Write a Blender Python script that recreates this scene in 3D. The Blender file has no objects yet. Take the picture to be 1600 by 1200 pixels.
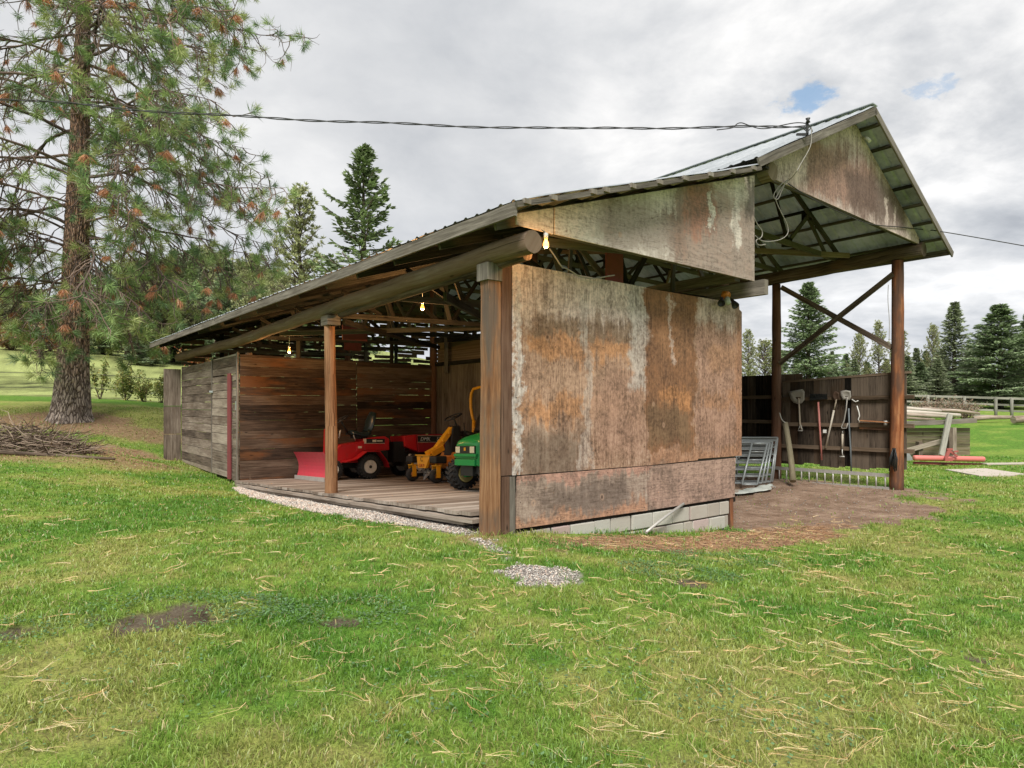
import bpy, math, random
import numpy as np
from mathutils import Vector, Matrix
random.seed(7); rng = np.random.default_rng(11)
sc = bpy.context.scene
COL = sc.collection
R = math.radians
# ---------------------------------------------------------------- camera
cam_d = bpy.data.cameras.new('camera'); cam = bpy.data.objects.new('camera', cam_d); COL.objects.link(cam)
cam.location = (0, 0, 1.5); cam.rotation_euler = (R(90), 0, 0)
cam_d.sensor_width = 36; cam_d.lens = 22.5; cam_d.shift_y = 35/1600
cam_d.clip_start = 0.05; cam_d.clip_end = 3000
sc.camera = cam
# ---------------------------------------------------------------- exposure
sc.view_settings.view_transform = 'Standard'; sc.view_settings.look = 'None'
sc.view_settings.gamma = 1.0; sc.view_settings.exposure = 0.98
# ---------------------------------------------------------------- sun (behind thin cloud)
SUN_EL, SUN_AZ = R(50), R(188)     # compass from +Y, clockwise
sd = bpy.data.lights.new('sun', 'SUN'); sd.energy = 2.3; sd.angle = R(20); sd.color = (1.0, .955, .89)
sun = bpy.data.objects.new('sun', sd); COL.objects.link(sun)
sv = Vector((math.sin(SUN_AZ)*math.cos(SUN_EL), math.cos(SUN_AZ)*math.cos(SUN_EL), math.sin(SUN_EL)))
sun.rotation_euler = sv.to_track_quat('Z', 'Y').to_euler(); sun.location = (0, -10, 30)
# ---------------------------------------------------------------- node helper
class NT:
    def __init__(s, tree): s.t = tree; s.N = tree.nodes; s.L = tree.links
    def new(s, ty, **kw):
        n = s.N.new(ty)
        for k, v in kw.items(): setattr(n, k, v)
        return n
    def put(s, sock, v):
        if v is None: return
        if hasattr(v, 'is_output') or isinstance(v, bpy.types.NodeSocket): s.L.new(v, sock)
        else:
            if isinstance(v, (tuple, list)) and sock.type == 'RGBA' and len(v) == 3: v = (*v, 1)
            sock.default_value = v
    def m(s, op, a, b=None, c=None, clamp=False):
        n = s.new('ShaderNodeMath', operation=op); n.use_clamp = clamp
        s.put(n.inputs[0], a); s.put(n.inputs[1], b); s.put(n.inputs[2], c); return n.outputs[0]
    def vm(s, op, a, b=None, sc_=None):
        n = s.new('ShaderNodeVectorMath', operation=op); s.put(n.inputs[0], a); s.put(n.inputs[1], b)
        if sc_ is not None: s.put(n.inputs[3], sc_)
        return n.outputs[1] if op in ('LENGTH', 'DOT_PRODUCT', 'DISTANCE') else n.outputs[0]
    def noise(s, vec, scale, detail=4, rough=.55, dist=0, color=False, dims='3D'):
        n = s.new('ShaderNodeTexNoise'); n.noise_dimensions = dims
        s.put(n.inputs['Vector'], vec); s.put(n.inputs['Scale'], scale); s.put(n.inputs['Detail'], detail)
        s.put(n.inputs['Roughness'], rough); s.put(n.inputs['Distortion'], dist)
        return n.outputs['Color' if color else 'Fac']
    def voro(s, vec, scale, feature='F1', out='Distance', rnd=1.0):
        n = s.new('ShaderNodeTexVoronoi', feature=feature); s.put(n.inputs['Vector'], vec); s.put(n.inputs['Scale'], scale)
        s.put(n.inputs['Randomness'], rnd); return n.outputs[out]
    def ramp(s, fac, stops):
        n = s.new('ShaderNodeValToRGB'); e = n.color_ramp.elements
        while len(e) < len(stops): e.new(.5)
        for el, (p, c) in zip(e, stops): el.position = p; el.color = (*c, 1) if len(c) == 3 else c
        s.put(n.inputs[0], fac); return n.outputs[0]
    def mix(s, f, a, b, mode='MIX'):
        n = s.new('ShaderNodeMix', data_type='RGBA'); n.blend_type = mode; n.clamp_factor = True
        s.put(n.inputs[0], f); s.put(n.inputs[6], a); s.put(n.inputs[7], b); return n.outputs[2]
    def step(s, x, a, b):          # smooth 0..1 between a and b (a may be > b)
        n = s.new('ShaderNodeMapRange', interpolation_type='SMOOTHSTEP')
        s.put(n.inputs[0], x); lo, hi = (a, b) if a < b else (b, a)
        n.inputs[1].default_value = lo; n.inputs[2].default_value = hi
        n.inputs[3].default_value = 0 if a < b else 1; n.inputs[4].default_value = 1 if a < b else 0
        return n.outputs[0]
    def scale(s, v, xyz, off=(0, 0, 0)):
        n = s.new('ShaderNodeMapping'); s.put(n.inputs[0], v); n.inputs['Scale'].default_value = xyz; n.inputs['Location'].default_value = off
        return n.outputs[0]
    def sep(s, v):
        n = s.new('ShaderNodeSeparateXYZ'); s.put(n.inputs[0], v); return n.outputs
    def attr(s, name, out='Color'):
        n = s.new('ShaderNodeAttribute', attribute_name=name); return n.outputs[out]
    def uv(s): return s.new('ShaderNodeTexCoord').outputs['UV']
    def obj(s): return s.new('ShaderNodeTexCoord').outputs['Object']
    def bump(s, h, strength=.5, dist=.01):
        n = s.new('ShaderNodeBump'); n.inputs['Strength'].default_value = strength; n.inputs['Distance'].default_value = dist
        s.put(n.inputs['Height'], h); return n.outputs[0]
# ---------------------------------------------------------------- world: overcast with broken cloud
w = bpy.data.worlds.new('World'); sc.world = w; w.use_nodes = True
q = NT(w.node_tree); q.N.clear()
sky = q.new('ShaderNodeTexSky', sky_type='NISHITA'); sky.sun_disc = False; sky.sun_elevation = SUN_EL; sky.sun_rotation = SUN_AZ
sky.altitude = 600; sky.air_density = 1.0; sky.dust_density = 1.5
d = q.new('ShaderNodeTexCoord').outputs['Generated']
sx, sy, sz = q.sep(d)
den = q.m('ADD', q.m('MAXIMUM', sz, 0.0), .22)
cb = q.new('ShaderNodeCombineXYZ'); q.put(cb.inputs[0], q.m('DIVIDE', sx, den)); q.put(cb.inputs[1], q.m('DIVIDE', sy, den)); cb.inputs[2].default_value = 3.7
p = cb.outputs[0]
n1 = q.noise(p, 1.15, 8, .55, .35)
n2 = q.noise(q.scale(p, (1, 1, 1), (4.2, 1.3, 0)), 3.1, 8, .6, .25)
n3 = q.noise(q.scale(p, (.8, .8, 1), (9.2, 5.3, 0)), .55, 3, .5)
# the western half is an even sheet, the eastern half broken heaps
east = q.step(sx, -.15, .45)
bil = q.m('ADD', q.m('MULTIPLY', n1, .62), q.m('MULTIPLY', n2, .38))
soft = q.m('ADD', q.m('MULTIPLY', n3, .5), q.m('ADD', q.m('MULTIPLY', n1, .3), q.m('MULTIPLY', n2, .2)))
dens = q.m('ADD', q.m('MULTIPLY', bil, east), q.m('MULTIPLY', soft, q.m('SUBTRACT', 1, east)))
amp = q.m('ADD', q.m('MULTIPLY', q.m('SUBTRACT', dens, .5), q.m('ADD', q.m('MULTIPLY', east, .75), 1.15)), .5)
cloud = q.ramp(amp, [(.28, (2.3, 2.42, 2.62)), (.40, (3.1, 3.2, 3.36)), (.50, (3.95, 4.0, 4.08)), (.60, (5.0, 4.98, 4.96)), (.72, (6.3, 6.25, 6.2))])
lift = q.step(sz, .42, .02)
cloud = q.mix(q.m('MULTIPLY', lift, .35), cloud, (3.2, 3.5, 3.95))
def hole(dirv, r, st):
    dv = Vector(dirv).normalized()
    wob = q.noise(q.scale(d, (1, 1, 1.7)), 26, 5, .62)
    dist = q.vm('DISTANCE', q.vm('MULTIPLY', d, (1, 1, 1.9)), (dv.x, dv.y, dv.z*1.9))
    return q.m('MULTIPLY', q.step(q.m('ADD', dist, q.m('MULTIPLY', q.m('SUBTRACT', wob, .5), .17)), r*1.15, r*.05), st)
def pdir(u, v): return ((u-800)/1000, 1, (635-v)/1000)
h = q.m('MAXIMUM', hole(pdir(1258, 152), .034, .7), hole(pdir(1447, 136), .022, .4))
blue = q.mix(.5, q.vm('SCALE', sky.outputs[0], None, 1.0), (.9, 2.3, 3.8))
colr = q.mix(h, cloud, blue)
bg = q.new('ShaderNodeBackground'); bg.inputs[1].default_value = .1; q.put(bg.inputs[0], colr)
wo = q.new('ShaderNodeOutputWorld'); q.L.new(bg.outputs[0], wo.inputs[0])
# ---------------------------------------------------------------- places: barn axes t (along the front) and s (along the side)
P0 = np.array([-.122, 7.2]); D1 = np.array([.795, .607]); D2 = np.array([-.625, .781])
def B(t, s, z): q_ = P0 + t*D1 + s*D2; return Vector((q_[0], q_[1], z))
def at(u, v, Y): return Vector(((u-800)/1000*Y, Y, 1.5+(635-v)*Y/1000))
def on_t(u, v, t):
    r = (u-800)/1000; q_ = P0 + t*D1; s = (r*q_[1]-q_[0])/(D2[0]-r*D2[1]); p_ = q_+s*D2; return at(u, v, p_[1])
def on_s(u, v, s):
    r = (u-800)/1000; q_ = P0 + s*D2; t = (r*q_[1]-q_[0])/(D1[0]-r*D1[1]); p_ = q_+t*D1; return at(u, v, p_[1])
_Mi = np.linalg.inv(np.array([D1, D2]).T)
def ts(X, Y): return _Mi[0, 0]*(X-P0[0])+_Mi[0, 1]*(Y-P0[1]), _Mi[1, 0]*(X-P0[0])+_Mi[1, 1]*(Y-P0[1])
def deckz(t, s): return .30-.052*s-.03*t
# ---------------------------------------------------------------- value noise (arrays)
def _h(i, j, k=0):
    x = (i*374761393 + j*668265263 + k*2147483647) & 0xffffffff
    x = ((x ^ (x >> 13))*1274126177) & 0xffffffff
    return ((x ^ (x >> 16)) & 0xffff)/65535.0
def vn(x, y, k=0):
    x = np.asarray(x, float); y = np.asarray(y, float)
    i = np.floor(x).astype(np.int64); j = np.floor(y).astype(np.int64); fx = x-i; fy = y-j
    fx = fx*fx*(3-2*fx); fy = fy*fy*(3-2*fy)
    return (_h(i, j, k)*(1-fx)+_h(i+1, j, k)*fx)*(1-fy)+(_h(i, j+1, k)*(1-fx)+_h(i+1, j+1, k)*fx)*fy
def fbm(x, y, o=4, k=0):
    r = 0; a = .5; n = 0
    for l in range(o): r = r+a*vn(x*2**l+17.3*l, y*2**l-9.1*l, k+l); n += a; a *= .55
    return r/n
# ---------------------------------------------------------------- terrain height
ctrl = [(0, 0, 0), (0, 3, 0), (-4, 2, .04), (4, 2, -.08), (-6, -6, 0), (6, -6, -.1), (0, 5.6, .03), (2.57, 6.4, -.18), (-7, 8.8, .05),
        (9.0, 11.3, -.25), (-3.5, 8, .04), (-14, 17.2, .38), (-9.5, 15.2, .24), (-15.2, 22, 1.06), (-13.2, 24, 1.14), (-25.6, 32, 2.08), (-17.1, 32, 1.66),
        (-56, 70, 7.8), (-37, 70, 5.7), (-30, 45, 3.5), (-80, 110, 13), (-40, 110, 9), (-10, 110, 7), (-8, 40, .8), (5, 40, .4), (0, 70, 2.2),
        (17, 24.5, -.39), (10, 20, -.45), (13.8, 17.5, -.42), (28.9, 38, .74), (24.4, 40, .7), (16, 40, .9), (60, 80, 1.9), (20, 80, 2.2), (80, 150, 3.2), (-60, 200, 22), (40, 200, 4.2), (60, 40, .4), (-60, 20, 1.6), (0, -40, 0), (40, -20, -.2), (-40, -20, .2)]
for t, s, z in [(0, -.1, .05), (2.2, -.1, -.19), (3.4, -.15, -.31), (4.4, -.1, -.40), (4.4, -.8, -.36), (5.8, -1, -.36), (10.37, 0, -.26), (12, 0, -.27), (7.5, 3, -.34), (10.37, 2.7, -.24), (10.4, 5, -.25), (7, 10, -.5), (2, 2, -.12), (4.5, 2, -.32),
                (2.5, 6, -.4), (5, 9, -.8), (1, 9.5, -.5), (2, 13, -.55), (6, 15, -.8), (-.35, .6, .07), (-.4, 3, -.03), (-.4, 6.8, -.22), (-.4, 9.7, -.27), (-.35, 12.2, -.22), (-.5, 15.5, -.1), (-1.6, 15, .12), (-1.6, 10, -.1)]:
    b = B(t, s, z); ctrl.append((b.x, b.y, z))
ctrl = np.array(ctrl, float)
def _tps(r2): return np.where(r2 > 1e-9, r2*np.log(np.maximum(r2, 1e-9))*.5, 0)
_n = len(ctrl); _A = np.zeros((_n+3, _n+3))
_d2 = (ctrl[:, None, 0]-ctrl[None, :, 0])**2+(ctrl[:, None, 1]-ctrl[None, :, 1])**2
_A[:_n, :_n] = _tps(_d2)+np.eye(_n)*.002; _A[:_n, _n:] = np.c_[np.ones(_n), ctrl[:, :2]]; _A[_n:, :_n] = _A[:_n, _n:].T
_w = np.linalg.solve(_A, np.r_[ctrl[:, 2], 0, 0, 0])
def ground(X, Y):
    X = np.atleast_1d(np.asarray(X, float)); Y = np.atleast_1d(np.asarray(Y, float)); sh = X.shape; X = X.ravel(); Y = Y.ravel()
    rr = np.hypot(X, Y); k = np.where(rr > 230, 230/np.maximum(rr, 1), 1); Xc, Yc = X*k, Y*k
    z = _w[_n]+_w[_n+1]*Xc+_w[_n+2]*Yc
    for i in range(_n): z = z+_w[i]*_tps((Xc-ctrl[i, 0])**2+(Yc-ctrl[i, 1])**2)
    z = z+np.maximum(rr-230, 0)*.03
    z = z+(fbm(X*1.1, Y*1.1, 3, 3)-.5)*.05*np.clip(rr/6, .4, 1)
    return z.reshape(sh)
def gz(x, y): return float(ground(x, y)[0])
# ---------------------------------------------------------------- ground cover masks (where gravel, soil and fallen needles lie)
def sm(x, a, b): y = np.clip((x-a)/(b-a), 0, 1); return y*y*(3-2*y)
def ell(X, Y, cx, cy, rx, ry, ang=0, wob=.35, f=3.0):
    c, s_ = math.cos(ang), math.sin(ang); dx, dy = X-cx, Y-cy
    r = np.hypot((dx*c+dy*s_)/rx, (-dx*s_+dy*c)/ry)
    return 1-sm(r+(fbm(X*f, Y*f, 4, 9)-.5)*2*wob, .82, 1.12)
def masks(X, Y):
    t, s = ts(X, Y); nz = fbm(X*2.3, Y*2.3, 4, 5)-.5; nf = fbm(X*9, Y*9, 3, 6)-.5
    wdt = np.interp(s, [-1, .2, 2.2, 4.5, 6.5, 8.6, 9.2], [0, .22, .55, .62, .55, .28, 0])
    gr = (1-sm(-.22-t-wdt+nz*.22+nf*.10, -.03, .05))*(1-sm(t, 4.3, 4.5))*sm(s, .05, .3)*(1-sm(s, 8.8, 9.2))
    gr = np.maximum(gr, ell(X, Y, .20, 5.66, .24, .33, .5, .9, 6))
    gr = np.maximum(gr, ell(X, Y, .47, 5.75, .12, .22, .3, 1.1, 7)*.7)
    gr = np.maximum(gr, ell(X, Y, -.24, 6.6, .10, .42, .35, 1.0, 7)*.6)
    rg = (fbm(X*.9, Y*.9, 5, 15)-.5)*2.2+nf*.5; inside = sm(t, 4.3, 4.6)*sm(s+rg+.15, -.75, -.40)*(1-sm(t+rg*.6, 10.45, 10.85))*(1-sm(s, 15.5, 16))
    fan = ell(X, Y, 3.0, 8.55, 2.35, .62, .64, .7, 2.6)
    fan2 = ell(X, Y, 6.2, 11.1, 2.5, .8, .64, .95, 2.2)
    so = np.maximum(inside, fan2)
    for a in [(-2.38, 4.33, .33, .25), (-3.2, 4.05, .13, .10), (-1.12, 4.3, .13, .08), (1.55, 5.75, .2, .14), (2.95, 4.05, .10, .08)]:
        so = np.maximum(so, ell(X, Y, a[0], a[1], a[2], a[3], .2, .95, 6)*.95)
    ne = np.maximum(fan, ell(X, Y, 1.6, 7.75, 1.2, .45, .5, .5, 2.5))
    ne = np.maximum(ne, ell(X, Y, -15.0, 21.6, 2.3, 1.6, 0, .4, 1.0)*.9)
    ne = np.maximum(ne, ell(X, Y, -11.4, 18.3, 1.3, 1.5, 0, .5, 1.2)*.95)
    ne = np.maximum(ne, ell(X, Y, -9.6, 16.0, 1.3, .9, 0, .6, 1.2)*.8)
    ne = np.maximum(ne, ell(X, Y, -12.6, 21.5, 1.6, .8, 0, .6, 1.2)*.8)
    ne = np.maximum(ne, ell(X, Y, -12.6, 14.9, 3.8, 1.7, 0, .6, 1.0)*.6)
    ne = np.maximum(ne, ell(X, Y, -.35, 6.9, .25, .3, 0, .5, 3)*.6)
    return np.clip(gr, 0, 1), np.clip(so, 0, 1), np.clip(ne, 0, 1)
# ---------------------------------------------------------------- mesh collector
class MB:
    def __init__(s): s.v = []; s.f = []; s.uv = []; s.tone = []; s.mi = []; s.cur = 0; s.smooth = []
    def face(s, idx, uvs=None, tone=.5, sm_=False):
        s.f.append(idx); s.uv.append(uvs or [(s.v[i][0], s.v[i][1]+s.v[i][2]) for i in idx]); s.tone.append(tone); s.mi.append(s.cur); s.smooth.append(sm_)
    def hexa(s, c, along=None, tone=None):
        # 8 corners: c[0..3] one end loop, c[4..7] other end loop; UV: u along 0->4, v round the loop
        b = len(s.v); s.v += [Vector(x) for x in c]
        tone = random.random() if tone is None else tone
        ou, ov = random.random()*40, random.random()*40
        L = (Vector(c[4])-Vector(c[0])).length; acc = 0
        for k in range(4):
            k2 = (k+1) % 4; w_ = (Vector(c[k2])-Vector(c[k])).length
            s.face([b+k, b+k2, b+4+k2, b+4+k], [(ou, ov+acc), (ou, ov+acc+w_), (ou+L, ov+acc+w_), (ou+L, ov+acc)], tone); acc += w_
        w1 = (Vector(c[1])-Vector(c[0])).length; w2 = (Vector(c[3])-Vector(c[0])).length
        e = [(ou, ov), (ou, ov+w1), (ou+w2*.3, ov+w1), (ou+w2*.3, ov)]
        s.face([b+3, b+2, b+1, b], e, tone*.8+.2); s.face([b+4, b+5, b+6, b+7], e, tone*.8+.2)
    def bar(s, p, q_, w_, h, up=(0, 0, 1), tone=None, ends=None):
        p = Vector(p); q_ = Vector(q_); d_ = (q_-p).normalized(); up = Vector(up)
        x = d_.cross(up)
        if x.length < 1e-4: x = d_.cross(Vector((1, 0, 0)))
        x.normalize(); y = x.cross(d_).normalized(); x = x*w_/2; y = y*h/2
        s.hexa([p-x-y, p+x-y, p+x+y, p-x+y, q_-x-y, q_+x-y, q_+x+y, q_-x+y], tone=tone)
    def box(s, c, size, M=None, tone=None):
        c = Vector(c); a = [v/2 for v in size]
        ax = max(range(3), key=lambda i: size[i]); o = [(ax+1) % 3, (ax+2) % 3]
        pts = []
        for e in (-1, 1):
            for (i, j) in ((-1, -1), (1, -1), (1, 1), (-1, 1)):
                v = [0, 0, 0]; v[ax] = e*a[ax]; v[o[0]] = i*a[o[0]]; v[o[1]] = j*a[o[1]]; v = Vector(v)
                pts.append((M @ v if M else v)+c)
        s.hexa(pts, tone=tone)
    def prism(s, pts, d_, tone=None, uvf=None):      # polygon pts extruded by vector d_
        pts = [Vector(p_) for p_ in pts]; d_ = Vector(d_); n = len(pts); b = len(s.v)
        tone = random.random() if tone is None else tone
        s.v += pts+[p_+d_ for p_ in pts]
        nrm = Vector((0, 0, 0))
        for i in range(n): nrm += pts[i].cross(pts[(i+1) % n])
        ax = max(range(3), key=lambda i: abs(nrm[i]))
        def pu(i):
            if uvf: return uvf(s.v[i])
            v = s.v[i]; return (v.y, v.z) if ax == 0 else (v.x, v.z) if ax == 1 else (v.x, v.y)
        fl = nrm.dot(d_) > 0
        A = list(range(b, b+n)); C = list(range(b+n, b+2*n))
        A2, C2 = (A[::-1], C) if fl else (A, C[::-1])
        s.face(A2, [pu(i) for i in A2], tone); s.face(C2, [pu(i) for i in C2], tone)
        for i in range(n):
            j = (i+1) % n; qd = [b+i, b+j, b+n+j, b+n+i]
            if not fl: qd = qd[::-1]
            s.face(qd, [pu(k) for k in qd], tone)
    def tube(s, pts, rad, n=8, cap=True, tone=None, rough=0, smooth=True, sq=1.0):
        pts = [Vector(p_) for p_ in pts]; m_ = len(pts)
        if not isinstance(rad, (list, tuple)): rad = [rad]*m_
        tone = random.random() if tone is None else tone
        ou, ov = random.random()*40, random.random()*40; b = len(s.v); prev = None; L = 0; Ls = []
        for i, p_ in enumerate(pts):
            d_ = (pts[min(i+1, m_-1)]-pts[max(i-1, 0)])
            d_ = d_.normalized() if d_.length > 1e-9 else Vector((0, 0, 1))
            if prev is None:
                x = d_.orthogonal().normalized()
            else:
                x = (prev-d_*prev.dot(d_)); x = x.normalized() if x.length > 1e-6 else d_.orthogonal().normalized()
            prev = x; y = d_.cross(x)
            if i: L += (p_-pts[i-1]).length
            Ls.append(L)
            for k in range(n):
                a = 2*math.pi*k/n; r_ = rad[i]*(1+rough*(random.random()-.5))
                s.v.append(p_+x*math.cos(a)*r_+y*math.sin(a)*r_*sq)
        for i in range(m_-1):
            for k in range(n):
                k2 = (k+1) % n; c_ = rad[i]*2*math.pi/n
                s.face([b+i*n+k, b+i*n+k2, b+(i+1)*n+k2, b+(i+1)*n+k],
                       [(ou+Ls[i], ov+k*c_), (ou+Ls[i], ov+(k+1)*c_), (ou+Ls[i+1], ov+(k+1)*c_), (ou+Ls[i+1], ov+k*c_)], tone, smooth)
        if cap:
            for base, rev, i0 in ((b, True, 0), (b+(m_-1)*n, False, m_-1)):
                ix = list(range(base, base+n)); ix = ix[::-1] if rev else ix
                s.face(ix, [(ou+.3*rad[i0]*math.cos(2*math.pi*k/n), ov+.3*rad[i0]*math.sin(2*math.pi*k/n)) for k in range(n)], tone)
    def lathe(s, c, axis, prof, n=24, tone=.5, smooth=True, ang0=0, cap=True):   # prof: (offset along axis, radius)
        c = Vector(c); axis = Vector(axis).normalized(); x = axis.orthogonal().normalized(); y = axis.cross(x); b = len(s.v)
        for (o, r_) in prof:
            for k in range(n):
                a = ang0+2*math.pi*k/n; s.v.append(c+axis*o+x*math.cos(a)*r_+y*math.sin(a)*r_)
        for i in range(len(prof)-1):
            for k in range(n):
                k2 = (k+1) % n; s.face([b+i*n+k, b+i*n+k2, b+(i+1)*n+k2, b+(i+1)*n+k], None, tone, smooth)
        if cap and prof[0][1] > 1e-6: s.face(list(range(b, b+n))[::-1], None, tone)
        if cap and prof[-1][1] > 1e-6: s.face(list(range(b+(len(prof)-1)*n, b+len(prof)*n)), None, tone)
    def build(s, name, mats, parent=None, bevel=0, fixn=False):
        me = bpy.data.meshes.new(name); me.from_pydata([tuple(v) for v in s.v], [], s.f); 
        if not isinstance(mats, (list, tuple)): mats = [mats]
        for m_ in mats: me.materials.append(m_)
        uvl = me.uv_layers.new(name='UVMap'); flat = [c for f in s.uv for p_ in f for c in p_]; uvl.data.foreach_set('uv', flat)
        ca = me.attributes.new('tone', 'FLOAT', 'FACE'); ca.data.foreach_set('value', s.tone)
        me.polygons.foreach_set('material_index', s.mi); me.polygons.foreach_set('use_smooth', s.smooth)
        me.update()
        if fixn:
            import bmesh
            bm = bmesh.new(); bm.from_mesh(me); bmesh.ops.recalc_face_normals(bm, faces=bm.faces); bm.to_mesh(me); bm.free()
        o = bpy.data.objects.new(name, me); COL.objects.link(o)
        if parent: o.parent = parent
        if bevel:
            bv = o.modifiers.new('bevel', 'BEVEL'); bv.width = bevel; bv.segments = 2; bv.limit_method = 'ANGLE'
        return o
def npmesh(name, V, F, mats, parent=None, cols=None, cname='col', smooth=False, uv=None):
    """V (n,3), F (m,k) arrays; cols (n,3) optional point colours"""
    me = bpy.data.meshes.new(name); V = np.ascontiguousarray(V, np.float32); F = np.ascontiguousarray(F, np.int32); k = F.shape[1]
    me.vertices.add(len(V)); me.vertices.foreach_set('co', V.ravel())
    me.loops.add(F.size); me.loops.foreach_set('vertex_index', F.ravel())
    me.polygons.add(len(F)); me.polygons.foreach_set('loop_start', np.arange(0, F.size, k, dtype=np.int32))
    if smooth: me.polygons.foreach_set('use_smooth', np.ones(len(F), bool))
    me.update(calc_edges=True)
    if not isinstance(mats, (list, tuple)): mats = [mats]
    for m_ in mats: me.materials.append(m_)
    if cols is not None:
        a = me.attributes.new(cname, 'FLOAT_COLOR', 'POINT'); c4 = np.ones((len(V), 4), np.float32); c4[:, :3] = cols; a.data.foreach_set('color', c4.ravel())
    if uv is not None:
        u_ = me.uv_layers.new(name='UVMap'); u_.data.foreach_set('uv', np.ascontiguousarray(uv[F.ravel()], np.float32).ravel())
    o = bpy.data.objects.new(name, me); COL.objects.link(o)
    if parent: o.parent = parent
    return o
def tag(o, label=None, cat=None, group=None, kind=None):
    if label: o['label'] = label
    if cat: o['category'] = cat
    if group: o['group'] = group
    if kind: o['kind'] = kind
    return o
def empty(name, loc, rot=(0, 0, 0), label=None, cat=None, group=None):
    o = bpy.data.objects.new(name, None); COL.objects.link(o); o.location = loc; o.rotation_euler = rot; o.empty_display_size = .2
    bpy.context.view_layer.update()
    return tag(o, label, cat, group)
# ---------------------------------------------------------------- materials
def mat(name):
    m_ = bpy.data.materials.new(name); m_.use_nodes = True; q_ = NT(m_.node_tree)
    bs = m_.node_tree.nodes['Principled BSDF']; return m_, q_, bs
def paint(name, col, rough=.45, metal=0, dirt=.35, dirtcol=(.09, .07, .05), sc_=9, coat=0):
    m_, n, bs = mat(name); o = n.obj()
    a = n.noise(o, sc_, 6, .65); b = n.noise(o, sc_*7, 4, .6)
    f = n.m('MULTIPLY', n.step(n.m('ADD', n.m('MULTIPLY', a, .7), n.m('MULTIPLY', b, .3)), .46, .72), dirt)
    c = n.mix(f, (*col, 1), (*dirtcol, 1)); c2 = n.mix(n.m('MULTIPLY', b, .25), c, n.mix(.5, c, (*[min(1, x*1.5+.02) for x in col], 1)))
    n.put(bs.inputs['Base Color'], c2); n.put(bs.inputs['Roughness'], n.m('ADD', rough, n.m('MULTIPLY', f, .5))); bs.inputs['Metallic'].default_value = metal
    n.put(bs.inputs['Normal'], n.bump(b, .15, .004))
    return m_
def wood(name, dark, mid, light, stain=None, sx=1.3, sy=34, knots=True, rough=.9, bmp=.5, grey=None, stainamt=.5, tonamt=.55):
    m_, n, bs = mat(name); uv = n.uv()
    wob = n.noise(n.scale(uv, (.8, 5, 1)), 1.0, 2, .5, color=True)
    uvw = n.vm('ADD', uv, n.vm('SCALE', n.vm('SUBTRACT', wob, (.5, .5, .5)), None, .05))
    g1 = n.noise(n.scale(uvw, (sx, sy, 1)), 1.0, 6, .68, .3)
    g2 = n.noise(n.scale(uvw, (sx*3, sy*3.6, 1)), 1.0, 3, .6)
    pt = n.noise(n.scale(uv, (.9, 3.2, 1), (3, 8, 0)), 1.0, 5, .62)
    tone = n.attr('tone', 'Fac')
    v = n.m('ADD', n.m('MULTIPLY', g1, .62), n.m('MULTIPLY', g2, .28)); v = n.m('ADD', v, n.m('MULTIPLY', n.m('SUBTRACT', pt, .5), .5))
    v = n.m('ADD', v, n.m('MULTIPLY', n.m('SUBTRACT', tone, .5), tonamt*.5))
    c = n.ramp(v, [(.22, dark), (.42, mid), (.62, light), (.8, [min(1, x*1.25) for x in light])])
    if stain:
        sn = n.noise(n.scale(uv, (.7, 2.6, 1), (11, 2, 0)), 1.0, 5, .6)
        sf = n.m('MULTIPLY', n.step(n.m('ADD', sn, n.m('MULTIPLY', n.m('SUBTRACT', n.m('FRACT', n.m('MULTIPLY', tone, 7.3)), .5), .35)), .5, .68), stainamt)
        c = n.mix(sf, c, n.mix(n.m('MULTIPLY', g1, .6), stain, dark))
    ht = v
    if knots:
        k = n.voro(n.scale(uv, (2.1, 7.5, 1)), 1.0); kf = n.m('MULTIPLY', n.step(k, .16, .03), n.step(n.noise(uv, 3.3, 0), .52, .6))
        c = n.mix(n.m('MULTIPLY', kf, .8), c, (*[x*.4 for x in dark], 1))
    cr = n.noise(n.scale(uvw, (sx*.5, sy*1.6, 1), (5, 5, 0)), 1.0, 2, .5)
    cf = n.step(cr, .36, .27); c = n.mix(n.m('MULTIPLY', cf, .75), c, (*[x*.3 for x in dark], 1))
    ht = n.m('SUBTRACT', ht, n.m('MULTIPLY', cf, .8))
    n.put(bs.inputs['Base Color'], c); bs.inputs['Roughness'].default_value = rough; bs.inputs['Specular IOR Level'].default_value = .15
    n.put(bs.inputs['Normal'], n.bump(ht, bmp, .012))
    return m_
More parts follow.
